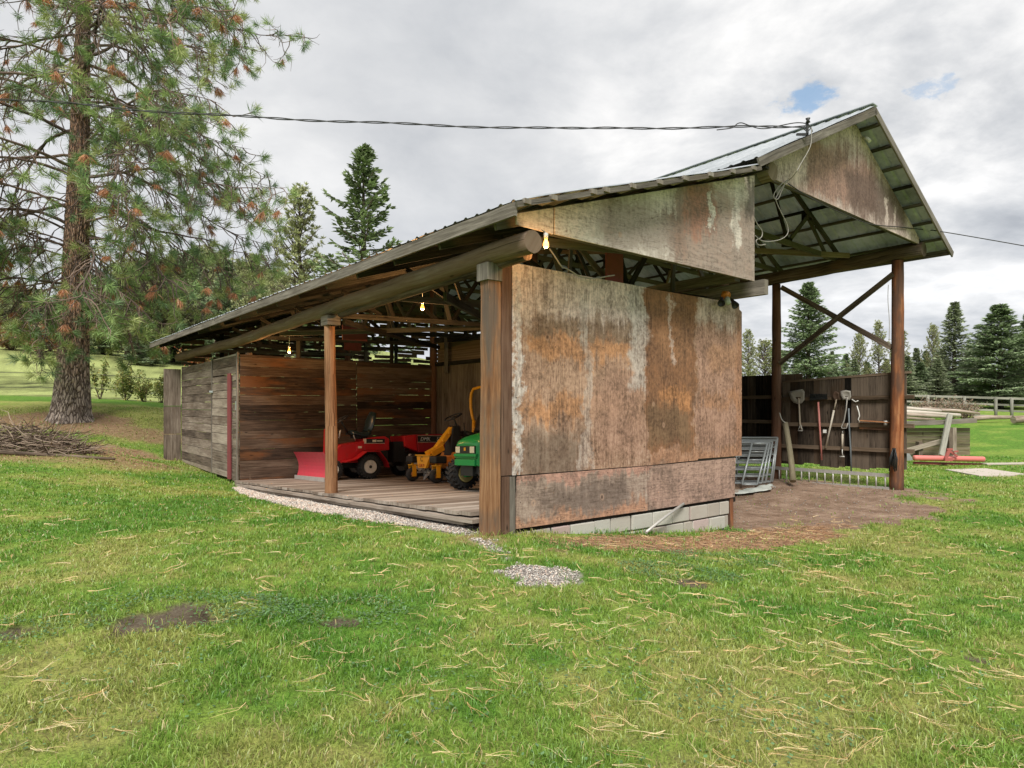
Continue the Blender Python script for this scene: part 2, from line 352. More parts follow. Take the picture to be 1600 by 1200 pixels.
def ply(name, horizontal=False, regions=(), base=None, pat=.35):
    """weathered plywood, UV in metres. regions: (x0,x1,z0,z1,soft,colour,strength,streakiness)"""
    m_, n, bs = mat(name); uv = n.uv(); X, Z, _ = n.sep(uv)
    gs = (1.8, 60, 1) if horizontal else (60, 1.6, 1)
    wob = n.noise(n.scale(uv, (2.6, .9, 1) if not horizontal else (.9, 3.4, 1)), 1.0, 3, .55, .4, color=True)
    uvw = n.vm('ADD', uv, n.vm('SCALE', n.vm('SUBTRACT', wob, (.5, .5, .5)), None, .13))
    g1 = n.noise(n.scale(uvw, gs), 1.0, 6, .72, .15)
    g2 = n.noise(n.scale(uvw, tuple(x*2.7 for x in gs)), 1.0, 3, .65)
    pt = n.noise(uv, 2.6, 9, .72, .3); speck = n.noise(n.scale(uv, (1, .8, 1)), 22, 5, .75)
    stv = n.noise(n.scale(uv, (11, .45, 1), (2, 7, 0)), 1.0, 5, .65)
    cg = n.noise(n.scale(uv, (3.0, .8, 1) if not horizontal else (.8, 3.4, 1), (1, 4, 0)), 1.0, 4, .5, .8)
    cath = n.m('SINE', n.m('ADD', n.m('MULTIPLY', cg, 95), n.m('MULTIPLY', Z if horizontal else X, 70)))
    cath = n.m('MULTIPLY', cath, n.step(n.noise(uv, 1.6, 4, .6), .42, .62))
    v = n.m('ADD', n.m('MULTIPLY', g1, .36), n.m('ADD', n.m('MULTIPLY', g2, .18), n.m('ADD', n.m('MULTIPLY', pt, .5), n.m('MULTIPLY', n.m('SUBTRACT', speck, .5), .55))))
    v = n.m('ADD', v, n.m('MULTIPLY', cath, .045))
    v = n.m('ADD', v, n.m('MULTIPLY', n.m('SUBTRACT', stv, .5), .25))
    c = n.ramp(v, base or [(.32, (.075, .05, .04)), (.46, (.19, .115, .08)), (.58, (.34, .215, .155)), (.72, (.5, .4, .33))])
    wv = n.noise(uv, 1.9, 8, .72, 0, color=True); wx, wz, _ = n.sep(n.vm('SUBTRACT', wv, (.5, .5, .5)))
    Xd = n.m('ADD', X, n.m('MULTIPLY', wx, .8)); Zd = n.m('ADD', Z, n.m('MULTIPLY', wz, .8)); Zd = n.m('ADD', Zd, n.m('MULTIPLY', n.m('SUBTRACT', stv, .5), .5))
    for (x0, x1, z0, z1, so, col, st, sk) in regions:
        f = n.m('MULTIPLY', n.step(Xd, x0-so, x0+so), n.step(Xd, x1+so, x1-so)); f = n.m('MULTIPLY', f, n.m('MULTIPLY', n.step(Zd, z0-so, z0+so), n.step(Zd, z1+so, z1-so)))
        br = n.m('ADD', n.m('MULTIPLY', stv, sk), n.m('MULTIPLY', n.m('ADD', n.m('MULTIPLY', pt, .5), n.m('MULTIPLY', n.m('ADD', n.m('MULTIPLY', g1, .6), n.m('MULTIPLY', speck, .4)), .5)), 1-sk))
        f = n.m('MULTIPLY', n.step(n.m('ADD', n.m('MULTIPLY', f, .34), n.m('MULTIPLY', br, 1.0)), .52, .92), n.m('MULTIPLY', n.step(f, .0, .5), st))
        cc = n.mix(n.step(v, .34, .68), (*[a*.38 for a in col], 1), (*[min(1, a*1.3) for a in col], 1)); c = n.mix(f, c, cc)
    cr = n.noise(n.scale(uvw, tuple(x*1.3 for x in gs), (4, 4, 0)), 1.0, 3, .6); cf = n.step(cr, .39, .30)
    c = n.mix(n.m('MULTIPLY', cf, .4), c, (.06, .04, .03))
    kd = n.voro(n.scale(n.vm('ADD', uv, n.vm('SCALE', wob, None, .05)), (3.4, 2.6, 1), (.3, .1, 0)), 1.0); kg = n.step(n.noise(uv, 1.9, 0), .5, .56); kf = n.m('MULTIPLY', n.step(kd, .07, .03), kg)
    c = n.mix(n.m('MULTIPLY', kf, .7), c, (.06, .03, .02)); kr = n.m('MULTIPLY', n.m('MULTIPLY', n.step(kd, .15, .09), n.step(kd, .05, .09)), kg); c = n.mix(n.m('MULTIPLY', kr, .45), c, (.5, .32, .22))
    n.put(bs.inputs['Base Color'], c); bs.inputs['Roughness'].default_value = .88; bs.inputs['Specular IOR Level'].default_value = .2
    n.put(bs.inputs['Normal'], n.bump(n.m('SUBTRACT', v, n.m('MULTIPLY', cf, .5)), .6, .006))
    return m_
M = {}
M['grey'] = wood('weathered_grey_boards', (.04, .029, .022), (.175, .138, .107), (.37, .315, .255), stain=(.15, .1, .07), stainamt=.4)
M['lgrey'] = wood('pale_weathered_trim', (.045, .038, .032), (.145, .128, .108), (.30, .27, .235), stain=(.2, .15, .1), stainamt=.3, tonamt=.4)
M['inner'] = wood('dark_brown_boards', (.02, .014, .011), (.078, .052, .037), (.17, .128, .095), stain=(.21, .088, .034), stainamt=.75, tonamt=.7)
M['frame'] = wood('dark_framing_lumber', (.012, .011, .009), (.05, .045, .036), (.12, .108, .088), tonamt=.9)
M['log'] = wood('weathered_log', (.035, .025, .019), (.155, .118, .088), (.30, .24, .185), stain=(.22, .13, .075), stainamt=.5, sx=.9, sy=30, bmp=.9)
M['post'] = wood('orange_peeled_post', (.035, .018, .012), (.20, .095, .045), (.38, .22, .12), stain=(.155, .125, .10), stainamt=.95, sx=.9, sy=30, tonamt=.2, bmp=.9)
M['redpost'] = wood('reddish_peeled_post', (.05, .02, .012), (.26, .095, .04), (.46, .23, .11), stain=(.1, .07, .055), stainamt=.85, sx=.8, sy=18, tonamt=.2)
M['brpost'] = wood('dark_brown_post', (.03, .018, .012), (.11, .062, .042), (.19, .12, .085), stain=(.2, .08, .04), stainamt=.5, sx=.8, sy=18, tonamt=.2)
M['deck'] = wood('worn_deck_planks', (.09, .07, .055), (.25, .205, .165), (.40, .35, .30), stain=(.13, .09, .065), stainamt=.6, tonamt=.5)
def deckmat():
    m_ = M['deck']; n = NT(m_.node_tree); bs = m_.node_tree.nodes['Principled BSDF']; src = bs.inputs['Base Color'].links[0].from_socket; o = n.obj()
    f = None
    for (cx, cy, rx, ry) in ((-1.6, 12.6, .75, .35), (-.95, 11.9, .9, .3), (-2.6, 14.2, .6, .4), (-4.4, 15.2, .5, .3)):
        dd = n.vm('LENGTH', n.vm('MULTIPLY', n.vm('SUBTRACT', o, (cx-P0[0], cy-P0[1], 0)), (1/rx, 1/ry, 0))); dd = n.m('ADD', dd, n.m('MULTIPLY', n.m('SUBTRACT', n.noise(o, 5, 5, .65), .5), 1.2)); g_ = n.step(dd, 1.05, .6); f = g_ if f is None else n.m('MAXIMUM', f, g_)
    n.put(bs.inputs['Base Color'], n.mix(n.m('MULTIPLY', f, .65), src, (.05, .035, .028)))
deckmat()
M['fencedark'] = wood('blackened_boards', (.005, .004, .003), (.042, .032, .024), (.13, .10, .075), stain=(.10, .055, .028), stainamt=.5, tonamt=.7)
M['railbr'] = wood('brown_rail', (.03, .02, .013), (.10, .07, .045), (.19, .14, .10), tonamt=.5)
M['redtrim'] = paint('faded_red_trim', (.20, .035, .04), .7, dirt=.5)
M['redply'] = paint('dull_red_panel', (.22, .055, .05), .8, dirt=.5)
M['timber'] = wood('green_grey_timbers', (.06, .05, .03), (.17, .145, .09), (.27, .24, .165), stain=(.2, .12, .06), stainamt=.4)
M['plyin'] = wood('tan_inner_ply', (.1, .07, .045), (.24, .17, .115), (.34, .25, .18))
WH = (.60, .49, .44); OR = (.46, .235, .12); BR = (.15, .105, .08); PK = (.35, .205, .15); GW = (.46, .42, .39); CR = (.235, .115, .06)
M['front'] = ply('front_plywood', regions=[
    (-1, 2.42, 2.50, 4, .22, WH, 1, .15), (.45, 2.3, 2.34, 2.62, .12, (.22, .15, .10), .85, .2),
    (.35, 2.1, 2.08, 2.36, .09, OR, .95, .1), (.3, 2.3, 1.6, 2.1, .2, (.42, .27, .19), .8, .1), (.3, 1.3, 1.36, 1.64, .09, OR, .95, .1), (1.2, 2.4, 1.3, 1.75, .15, (.42, .25, .16), .6, .3),
    (.25, 1.25, .6, 1.25, .16, (.17, .125, .095), .85, .1), (1.22, 1.36, .6, 2.9, .04, GW, .45, .5), (1.4, 2.42, .8, 2.0, .3, PK, .7, .2), (2.1, 2.43, 1.7, 3.3, .08, GW, .7, .3),
    (.15, .27, .7, 2.9, .03, (.58, .54, .51), .8, .5), (2.44, 3.5, .9, 4, .05, CR, .98, .05), (2.6, 3.4, 2.1, 2.6, .2, (.34, .18, .10), .7, .2), (2.7, 3.4, 1.5, 1.75, .09, (.46, .22, .10), .8, .1),
    (2.94, 3.02, 2.1, 3.1, .02, WH, .5, .4), (3.52, 5, .9, 3.0, .05, PK, .8, .1), (3.54, 5, 2.75, 4, .14, WH, .7, .15), (3.8, 4.6, 2.0, 2.5, .15, (.40, .22, .13), .7, .2), (3.55, 5, 1.5, 1.7, .08, (.36, .19, .11), .8, .1), (2.44, 5, .65, .9, .08, (.38, .20, .12), .8, .1), (2.44, 3.4, 1.0, 1.5, .15, (.17, .115, .07), .7, .1), (4.5, 5, .6, 4, .05, (.32, .16, .09), .6, .3)],
    base=[(.32, (.05, .03, .021)), (.43, (.20, .12, .083)), (.54, (.36, .225, .155)), (.70, (.55, .42, .33))])
M['skirt'] = ply('skirt_plywood', True, regions=[(-1, 2.45, .0, .24, .08, (.48, .25, .15), .8, .1), (-1, 2.45, .58, .8, .05, (.46, .25, .19), .8, .1), (2.46, 5, 0, 1, .1, (.36, .23, .18), .75, .1), (.6, 2.1, .22, .55, .15, (.12, .09, .075), .7, .1)],
    base=[(.28, (.06, .045, .038)), (.42, (.20, .145, .115)), (.54, (.34, .255, .205)), (.70, (.50, .41, .34))])
M['upper'] = ply('upper_plywood', True, regions=[(-2, 1.3, 3.5, 5, .25, WH, .95, .1), (-1, 5, 4.55, 6, .2, WH, .9, .1), (1.0, 2.6, 3.3, 4.1, .25, (.19, .13, .10), .7, .1), (2.2, 4.4, 3.1, 4.5, .3, (.22, .135, .10), .8, .15), (2.55, 3.3, 3.8, 4.55, .2, (.32, .15, .10), .8, .3), (2.05, 2.4, 3.95, 4.7, .06, (.64, .58, .52), .6, .6), (3.65, 3.85, 3.75, 4.8, .05, (.64, .58, .52), .75, .6), (3.1, 3.2, 3.9, 4.4, .03, (.68, .65, .58), .8, .6), (3.95, 4.3, 4.2, 4.8, .08, (.09, .075, .065), .8, .2)],
    base=[(.29, (.06, .043, .034)), (.36, (.27, .20, .165)), (.45, (.51, .44, .385)), (.56, (.72, .66, .60))])
M['gable'] = ply('gable_plywood', False, regions=[(4, 11, 4.6, 5.05, .06, WH, .7, .1), (5.3, 8.4, 4.95, 6.0, .22, (.30, .17, .13), .9, .15), (7.2, 9.7, 4.9, 5.8, .25, (.14, .095, .08), .95, .2), (8.7, 8.85, 4.9, 5.6, .04, WH, .8, .6), (9.1, 9.2, 4.9, 5.4, .03, WH, .8, .6), (4, 5.9, 5.05, 7, .18, WH, .9, .1), (6, 9, 6.15, 7, .1, WH, .95, .1)],
    base=[(.30, (.09, .065, .055)), (.40, (.25, .17, .14)), (.50, (.44, .34, .30)), (.64, (.66, .57, .51))])
def metal_roof():
    m_, n, bs = mat('galvanised_roof'); o = n.obj(); a = n.noise(o, 1.3, 6, .6); b = n.noise(o, 14, 5, .6)
    c = n.ramp(n.m('ADD', n.m('MULTIPLY', a, .7), n.m('MULTIPLY', b, .3)), [(.3, (.30, .33, .34)), (.5, (.45, .48, .5)), (.7, (.60, .62, .63))])
    n.put(bs.inputs['Base Color'], c); bs.inputs['Metallic'].default_value = .55; n.put(bs.inputs['Roughness'], n.m('ADD', .33, n.m('MULTIPLY', b, .25))); return m_
M['roof'] = metal_roof()
def green_roof():  # grass light on the metal underside imitated by green tint and translucency
    m_, n, bs = mat('roof_sheet_grass_light_tint'); o = n.obj(); a = n.noise(o, 1.1, 6, .6); b = n.noise(o, 12, 5, .6)
    c = n.ramp(n.m('ADD', n.m('MULTIPLY', a, .7), n.m('MULTIPLY', b, .3)), [(.3, (.24, .27, .24)), (.5, (.46, .50, .45)), (.7, (.62, .65, .60))])
    n.put(bs.inputs['Base Color'], c); bs.inputs['Metallic'].default_value = .2; bs.inputs['Roughness'].default_value = .4
    tr = n.new('ShaderNodeBsdfTranslucent'); n.put(tr.inputs[0], c); mx = n.new('ShaderNodeMixShader'); mx.inputs[0].default_value = .3
    n.L.new(bs.outputs[0], mx.inputs[1]); n.L.new(tr.outputs[0], mx.inputs[2]); out = [x for x in n.N if x.type == 'OUTPUT_MATERIAL'][0]; n.L.new(mx.outputs[0], out.inputs[0]); return m_
M['groof'] = green_roof()
def block():
    m_, n, bs = mat('concrete_block'); o = n.obj(); t = n.attr('tone', 'Fac'); a = n.noise(o, 5, 6, .7); b = n.noise(o, 60, 3, .6)
    c = n.ramp(n.m('ADD', n.m('MULTIPLY', t, .75), n.m('MULTIPLY', a, .25)), [(.12, (.26, .21, .17)), (.42, (.42, .385, .33)), (.58, (.46, .45, .40)), (.75, (.60, .57, .50))])
    c = n.mix(n.m('MULTIPLY', n.step(n.m('FRACT', n.m('MULTIPLY', t, 5.7)), .90, .93), .5), c, (.42, .26, .26))
    c = n.mix(n.m('MULTIPLY', n.step(b, .6, .72), .4), c, (.15, .13, .11)); n.put(bs.inputs['Base Color'], c); bs.inputs['Roughness'].default_value = .95
    n.put(bs.inputs['Normal'], n.bump(b, .4, .01)); return m_
M['block'] = block()
M['steel'] = paint('galvanised_tube', (.38, .41, .41), .45, .5, .35)
M['black'] = paint('black_plastic', (.012, .013, .013), .5, 0, .25, (.06, .05, .04))
M['seat'] = paint('dark_green_vinyl', (.015, .028, .03), .32, 0, .15)
M['rubber'] = paint('rubber', (.018, .018, .018), .8, 0, .5, (.08, .07, .055), 20)
M['red'] = paint('red_machine_paint', (.50, .012, .016), .3, 0, .3)
M['blade'] = paint('pinkish_red_blade', (.52, .05, .075), .42, 0, .3, (.3, .12, .1), 5)
M['dullred'] = paint('dull_red_paint', (.32, .012, .02), .42, 0, .35)
M['yellow'] = paint('yellow_machine_paint', (.78, .36, .012), .4, 0, .3, (.3, .12, .03))
M['orange'] = paint('orange_machine_paint', (.55, .19, .025), .5, 0, .5)
M['green'] = paint('green_machine_paint', (.012, .26, .065), .28, 0, .15)
M['rim'] = paint('cream_rim', (.62, .58, .5), .5, 0, .4)
M['yrim'] = paint('dull_yellow_rim', (.4, .34, .13), .5, 0, .4)
M['cream'] = paint('headlamp_lens', (.7, .66, .5), .2, 0, .1)
M['white'] = paint('white_plastic', (.66, .66, .62), .5, 0, .25)
M['cable'] = paint('cable_sheath', (.03, .03, .03), .6, 0, .2)
M['wcable'] = paint('pale_flex', (.28, .26, .23), .6, 0, .3)
M['alu'] = paint('dull_aluminium', (.45, .44, .41), .5, .35, .4)
M['pinkpaint'] = paint('faded_pink_red_paint', (.62, .17, .15), .5, 0, .3, (.4, .2, .15))
M['concrete'] = paint('concrete_slab', (.48, .42, .36), .9, 0, .4, (.3, .26, .2), 2)
M['mortar'] = paint('dark_mortar', (.12, .10, .085), .95)
M['handle'] = wood('ash_handle', (.2, .15, .1), (.42, .36, .28), (.55, .5, .42), knots=False)
M['redhandle'] = paint('pink_painted_handle', (.55, .2, .17), .6)
M['tarp'] = paint('faded_tarp', (.42, .44, .40), .6, 0, .5, (.1, .16, .14), 6)
M['bleached'] = wood('bleached_logs', (.16, .11, .08), (.4, .32, .26), (.6, .54, .47), knots=False)
M['rail'] = wood('grey_rail', (.09, .09, .07), (.22, .215, .18), (.34, .33, .28), knots=False)
# ---------------------------------------------------------------- ground
LUSH = np.array([.13, .295, .035]); MIDG = np.array([.235, .38, .058]); OLIVE = np.array([.35, .41, .10]); STRAW = np.array([.56, .47, .22])
def grasscol(X, Y):
    a = fbm(X*.8+3, Y*.8, 4, 21); b = fbm(X*4.5, Y*4.5, 3, 22); r = np.hypot(X, Y)
    l = np.clip((a-.5)*2.6+.48+(b-.5)*1.0, 0, 1)
    l = l+.45*ell(X, Y, -6.8, 10.3, 4.2, 1.6, 0, .4, .6)+.3*(1-sm(np.abs(X+.2), .5, 2.5))*(1-sm(np.abs(Y-5.2), .4, 1.2))
    l = l-.5*ell(X, Y, -12.5, 16.5, 5.5, 3.6, 0, .5, .5)-.22*ell(X, Y, -2.2, 6.2, 2.6, 1.2, 0, .5, .8)
    far = sm(r, 14, 24); l = l*(1-far*.35)+far*.25
    l = l-.55*ell(X, Y, -17, 24, 7, 3.6, 0, .4, .4)+.5*ell(X, Y, -22, 30, 16, 3.2, -.06, .2, .3)
    l = l+.22*ell(X, Y, 24, 30, 12, 7, 0, .6, .4)
    l = np.clip(l, 0, 1)[..., None]
    c = OLIVE*(1-sm(l, 0, .5))+MIDG*(sm(l, 0, .5)-sm(l, .45, 1))+LUSH*sm(l, .45, 1)
    t_, s_ = ts(X, Y)
    mead = (sm(Y-.02*X, 31.6, 33.0)*(1-sm(X, -12, -6)))[..., None]
    mc = np.array([.36, .46, .14])*(.8+1.1*(fbm(X*.25, Y*.25, 4, 31)[..., None]-.5)+1.1*(fbm(X*1.5, Y*.8, 3, 33)[..., None]-.5)+.1)
    c = c*(1-mead)+mc*mead
    return c
def ground_mat():
    m_, n, bs = mat('ground_turf'); ob = n.obj(); mk = n.attr('mask'); tint = n.attr('tint')
    g, s_, b = n.sep(mk)
    f0 = n.noise(ob, 2.2, 6, .65); f1 = n.noise(ob, 9, 6, .65); f2 = n.noise(ob, 55, 5, .7); f3 = n.noise(ob, 160, 3, .6)
    grs = n.mix(n.step(n.m('ADD', n.m('MULTIPLY', f1, .4), n.m('MULTIPLY', f2, .6)), .38, .62), n.vm('MULTIPLY', tint, (.50, .42, .6)), n.vm('MULTIPLY', tint, (1.1, 1.0, 1.1)))
    grs = n.mix(n.m('MULTIPLY', n.step(f3, .6, .72), .35), grs, (.36, .32, .15))
    soil = n.ramp(n.m('ADD', n.m('MULTIPLY', f0, .35), n.m('ADD', n.m('MULTIPLY', f1, .25), n.m('MULTIPLY', f2, .4))), [(.34, (.09, .055, .04)), (.46, (.22, .145, .10)), (.56, (.36, .255, .185)), (.68, (.52, .41, .32))])
    hu = n.attr('humus', 'Fac'); soil = n.mix(hu, soil, n.vm('MULTIPLY', soil, (.42, .46, .50)))
    need = n.ramp(n.m('ADD', n.m('MULTIPLY', f1, .25), n.m('ADD', n.m('MULTIPLY', f2, .4), n.m('MULTIPLY', f3, .35))), [(.34, (.10, .05, .028)), (.46, (.25, .15, .09)), (.56, (.37, .25, .16)), (.7, (.52, .40, .27))])
    grv = n.ramp(n.m('ADD', n.m('MULTIPLY', f2, .3), n.m('MULTIPLY', f3, .7)), [(.3, (.11, .09, .075)), (.48, (.33, .30, .27)), (.65, (.6, .57, .52))])
    c = n.mix(s_, grs, soil); c = n.mix(b, c, need); c = n.mix(g, c, grv)
    n.put(bs.inputs['Base Color'], c); bs.inputs['Roughness'].default_value = 1; bs.inputs['Specular IOR Level'].default_value = .1
    n.put(bs.inputs['Normal'], n.bump(n.m('ADD', n.m('MULTIPLY', f2, .7), n.m('MULTIPLY', f3, .3)), .9, .03)); return m_
M['ground'] = ground_mat()
def polar(a0, a1, na, r0, r1, nr):
    a = np.linspace(a0, a1, na); r = r0*(r1/r0)**(np.linspace(0, 1, nr)); A, Rr = np.meshgrid(a, r, indexing='ij'); return A, Rr
# one sheet: rings of vertices round the viewer, dense in front, coarse behind, reaching the horizon
ang = np.concatenate([np.linspace(-56, 56, 760), np.linspace(60, 300, 61)]); ang = np.radians(ang)
rad = np.concatenate([[.02, .5, 1.0], 1.4*(60/1.4)**np.linspace(0, 1, 430), 60*(900/60)**np.linspace(.02, 1, 40)])
A, Rr = np.meshgrid(ang, rad, indexing='ij'); GX = Rr*np.sin(A); GY = Rr*np.cos(A)
gr, so, ne = masks(GX, GY); GZ = ground(GX, GY)
GZ = GZ-.022*so*(Rr < 9)-.0*gr+.02*(fbm(GX*14, GY*14, 3, 8)-.5)*np.clip(so+ne, 0, 1)
na_, nr_ = A.shape; idx = np.arange(na_*nr_).reshape(na_, nr_)
i2 = np.roll(idx, -1, axis=0)
F = np.stack([idx[:, :-1], idx[:, 1:], i2[:, 1:], i2[:, :-1]], -1).reshape(-1, 4)
gro = npmesh('ground', np.c_[GX.ravel(), GY.ravel(), GZ.ravel()], F, M['ground'], cols=np.c_[gr.ravel(), so.ravel(), ne.ravel()], cname='mask', smooth=True)
gc = grasscol(GX, GY).reshape(-1, 3)
hm = gro.data.attributes.new('humus', 'FLOAT', 'POINT'); hm.data.foreach_set('value', (1-sm(GY, 6.2, 6.6)).ravel().astype(np.float32))
a_ = gro.data.attributes.new('tint', 'FLOAT_COLOR', 'POINT'); a_.data.foreach_set('color', np.c_[gc, np.ones(len(gc))].astype(np.float32).ravel())
tag(gro, kind='structure')
# ---------------------------------------------------------------- grass, needles, gravel, weeds
def leafmat(name, trans=.35, rough=.6, attr='col', varn=True):
    m_ = bpy.data.materials.new(name); m_.use_nodes = True; n = NT(m_.node_tree); n.N.clear()
    c = n.attr(attr); df = n.new('ShaderNodeBsdfDiffuse'); tr = n.new('ShaderNodeBsdfTranslucent'); gl = n.new('ShaderNodeBsdfGlossy'); gl.inputs['Roughness'].default_value = .45
    n.put(df.inputs[0], c); n.put(tr.inputs[0], c); n.put(gl.inputs[0], (.7, .75, .7, 1))
    mx = n.new('ShaderNodeMixShader'); mx.inputs[0].default_value = trans; n.L.new(df.outputs[0], mx.inputs[1]); n.L.new(tr.outputs[0], mx.inputs[2])
    m2 = n.new('ShaderNodeMixShader'); m2.inputs[0].default_value = .05; n.L.new(mx.outputs[0], m2.inputs[1]); n.L.new(gl.outputs[0], m2.inputs[2])
    o = n.new('ShaderNodeOutputMaterial'); n.L.new(m2.outputs[0], o.inputs[0]); return m_
M['blade_g'] = leafmat('grass_blades', .4); M['needles'] = leafmat('needle_foliage', .22); M['dryneedle'] = leafmat('dry_needles', .15); M['weed'] = leafmat('weed_leaves', .3)
M['stone'] = leafmat('gravel_stones', 0)
def scatter(n, r0, r1, expo=-.6, amax=52):
    u = rng.random(n); e = expo+1; r = (r0**e+u*(r1**e-r0**e))**(1/e); a = np.radians(rng.uniform(-amax, amax, n)); return r*np.sin(a), r*np.cos(a), r
NG = 560000
X, Y, r = scatter(NG, 1.9, 30, -.62)
gr, so, ne = masks(X, Y); t_, s_ = ts(X, Y)
keep = rng.random(NG) > np.clip(gr*1.0+so*.97+ne*.80, 0, 1)
keep &= ~((t_ > -.2) & (t_ < 4.5) & (s_ > .06) & (s_ < 15.7))
patch = fbm(X*3.3, Y*3.3, 3, 41); keep &= rng.random(NG) < np.clip(.45+1.6*(patch-.35), .15, 1)
X, Y, r, patch = X[keep], Y[keep], r[keep], patch[keep]; n = len(X); Z = ground(X, Y)-.004
hgt = (.022+.034*rng.random(n)**1.3)*(.55+1.1*patch)*(1+.25*np.clip((r-8)/20, 0, 1)); wd = (.0016+.0013*rng.random(n))*np.clip(r/3.2, 1, 8)**.8
tb, sb = ts(X, Y); edge = np.exp(-((sb+.06)/.09)**2)*(tb > -.4)*(tb < 4.5)+np.exp(-((tb+.3)/.1)**2)*(sb > 9)*(sb < 15.7)+np.exp(-(((X+15.15)**2+(Y-22)**2)**.5-.85)**2/.05)+np.exp(-((np.hypot(tb-10.37, sb)-.17)/.1)**2); hgt = hgt*(1+1.3*np.clip(edge, 0, 1)*rng.random(n))
az = rng.uniform(0, 2*np.pi, n); ln = rng.uniform(.15, 1.25, n); dx, dy = np.cos(az), np.sin(az); fa = rng.uniform(0, 2*np.pi, n); wx, wy = np.cos(fa)*wd, np.sin(fa)*wd
base = np.c_[X, Y, Z]; W = np.c_[wx, wy, np.zeros(n)]
mid = base+np.c_[dx*hgt*ln*.35, dy*hgt*ln*.35, hgt*.62]; tip = base+np.c_[dx*hgt*ln, dy*hgt*ln, hgt*(1-.28*ln)]
V = np.stack([base-W, base+W, mid+W*.75, mid-W*.75, tip], 1).reshape(-1, 3)
k = np.arange(n)*5; F3 = np.concatenate([np.c_[k, k+1, k+2], np.c_[k, k+2, k+3], np.c_[k+3, k+2, k+4]])
gc = grasscol(X, Y); rv = rng.random((n, 1)); gc = gc*(.72+.62*rng.random((n, 1))); dead = (rv < .07+.10*(1-sm(patch[:, None], .35, .6))); gc = np.where(dead, STRAW*(.6+.6*rng.random((n, 1))), gc)
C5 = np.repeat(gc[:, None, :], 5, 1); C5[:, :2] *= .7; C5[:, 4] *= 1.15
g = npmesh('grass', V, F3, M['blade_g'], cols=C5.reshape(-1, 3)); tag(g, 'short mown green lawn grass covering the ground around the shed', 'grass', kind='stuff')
# broad little weed leaves round the bare patches
def weeds(n, pts):
    Xs, Ys = [], []
    for (cx, cy, rx, ry, k_) in pts:
        m_ = int(n*k_); a = rng.uniform(0, 2*np.pi, m_); rr = rng.uniform(.25, 1.15, m_)**.6; Xs.append(cx+np.cos(a)*rr*rx); Ys.append(cy+np.sin(a)*rr*ry)
    return np.concatenate(Xs), np.concatenate(Ys)
X, Y = weeds(1000, [(-2.35, 4.5, .75, .4, 1.3), (-1.9, 4.55, .35, .25, .8), (-3.2, 4.05, .35, .25, .4), (-1.15, 4.5, .4, .3, .8), (1.6, 6.1, .55, .35, 1.6), (2.2, 6.9, .7, .3, 1.2), (-1.2, 3.9, 1.2, .6, .4), (1.6, 3.7, 1.5, .7, .6), (-3, 3.2, 1.5, .6, .5), (.4, 3.1, 1.2, .5, .4)])
n = len(X); gr, so, ne = masks(X, Y); kp = rng.random(n) > so*.9; X, Y = X[kp], Y[kp]; n = len(X); Z = ground(X, Y)+.008+rng.random(n)*.03
az = rng.uniform(0, 2*np.pi, n); L = rng.uniform(.010, .026, n); dxy = np.c_[np.cos(az), np.sin(az), rng.uniform(-.2, .5, n)]; sd_ = np.c_[-np.sin(az), np.cos(az), rng.uniform(-.35, .35, n)]
b0 = np.c_[X, Y, Z]; V = np.stack([b0, b0+(dxy*.5+sd_*.42)*L[:, None], b0+dxy*L[:, None], b0+(dxy*.5-sd_*.42)*L[:, None]], 1).reshape(-1, 3); k = np.arange(n)*4
cc = np.array([.10, .20, .07])*(.6+.9*rng.random((n, 1)))+np.array([.05, .05, .05])*rng.random((n, 1))
o = npmesh('weeds', V, np.c_[k, k+1, k+2, k+3], M['weed'], cols=np.repeat(cc, 4, 0)); tag(o, 'low leafy clover and weeds round the bare soil patches', 'weeds', kind='stuff')
# fallen pine needles, in long pale bundles
def needles(name, X, Y, Lr, wd, label, cols, bund=3, lift=.035):
    n = len(X); Z = ground(X, Y); az = rng.uniform(0, 2*np.pi, n); K = []; CC = []
    for b_ in range(bund):
        a = az+rng.normal(0, .16, n); L = rng.uniform(Lr[0], Lr[1], n); bend = rng.normal(0, .22, n); P_ = [np.c_[X, Y, Z+lift*rng.uniform(.5, 1.1, n)]]
        for j in range(4):
            aa = a+bend*(j-.5)*.5; p_ = P_[-1]+np.c_[np.cos(aa), np.sin(aa), np.zeros(n)]*(L/4)[:, None]; P_.append(p_)
        for j in range(1, 5): P_[j][:, 2] = ground(P_[j][:, 0], P_[j][:, 1])+lift*(.75+.25*np.sin(az*7+j))
        r_ = np.hypot(X, Y); w_ = wd*np.clip(r_/3, .9, 4)**.75; off = np.c_[-np.sin(a), np.cos(a), np.zeros(n)]*w_[:, None]
        ring = []
        for j, p_ in enumerate(P_):
            k_ = 1-.55*(j/4); ring += [p_-off*k_, p_+off*k_, p_+np.c_[np.zeros(n), np.zeros(n), w_*1.3*k_]]
        K.append(np.stack(ring, 1)); c_ = cols[rng.integers(0, len(cols), n)]*(.7+.6*rng.random((n, 1))); CC.append(np.repeat(c_[:, None], 15, 1))
    V = np.concatenate(K).reshape(-1, 3); C_ = np.concatenate(CC).reshape(-1, 3); m_ = n*bund; k = np.arange(m_)*15; F_ = []
    for j in range(4):
        for (a1, b1) in ((0, 2), (2, 1)): F_.append(np.c_[k+3*j+a1, k+3*j+b1, k+3*j+3+b1, k+3*j+3+a1])
    o = npmesh(name, V, np.concatenate(F_), M['dryneedle'], cols=C_); return tag(o, label, 'pine needles', kind='stuff')
X, Y, r = scatter(3000, 2.0, 12, -.5, 50)
pk = fbm(X*1.3, Y*1.3, 3, 51)+.12*sm(X, -1, 3)-.10*sm(Y, 4, 7); kp = (rng.random(len(X)) < np.clip((pk-.40)*3.2, .06, .8)); X, Y = X[kp], Y[kp]
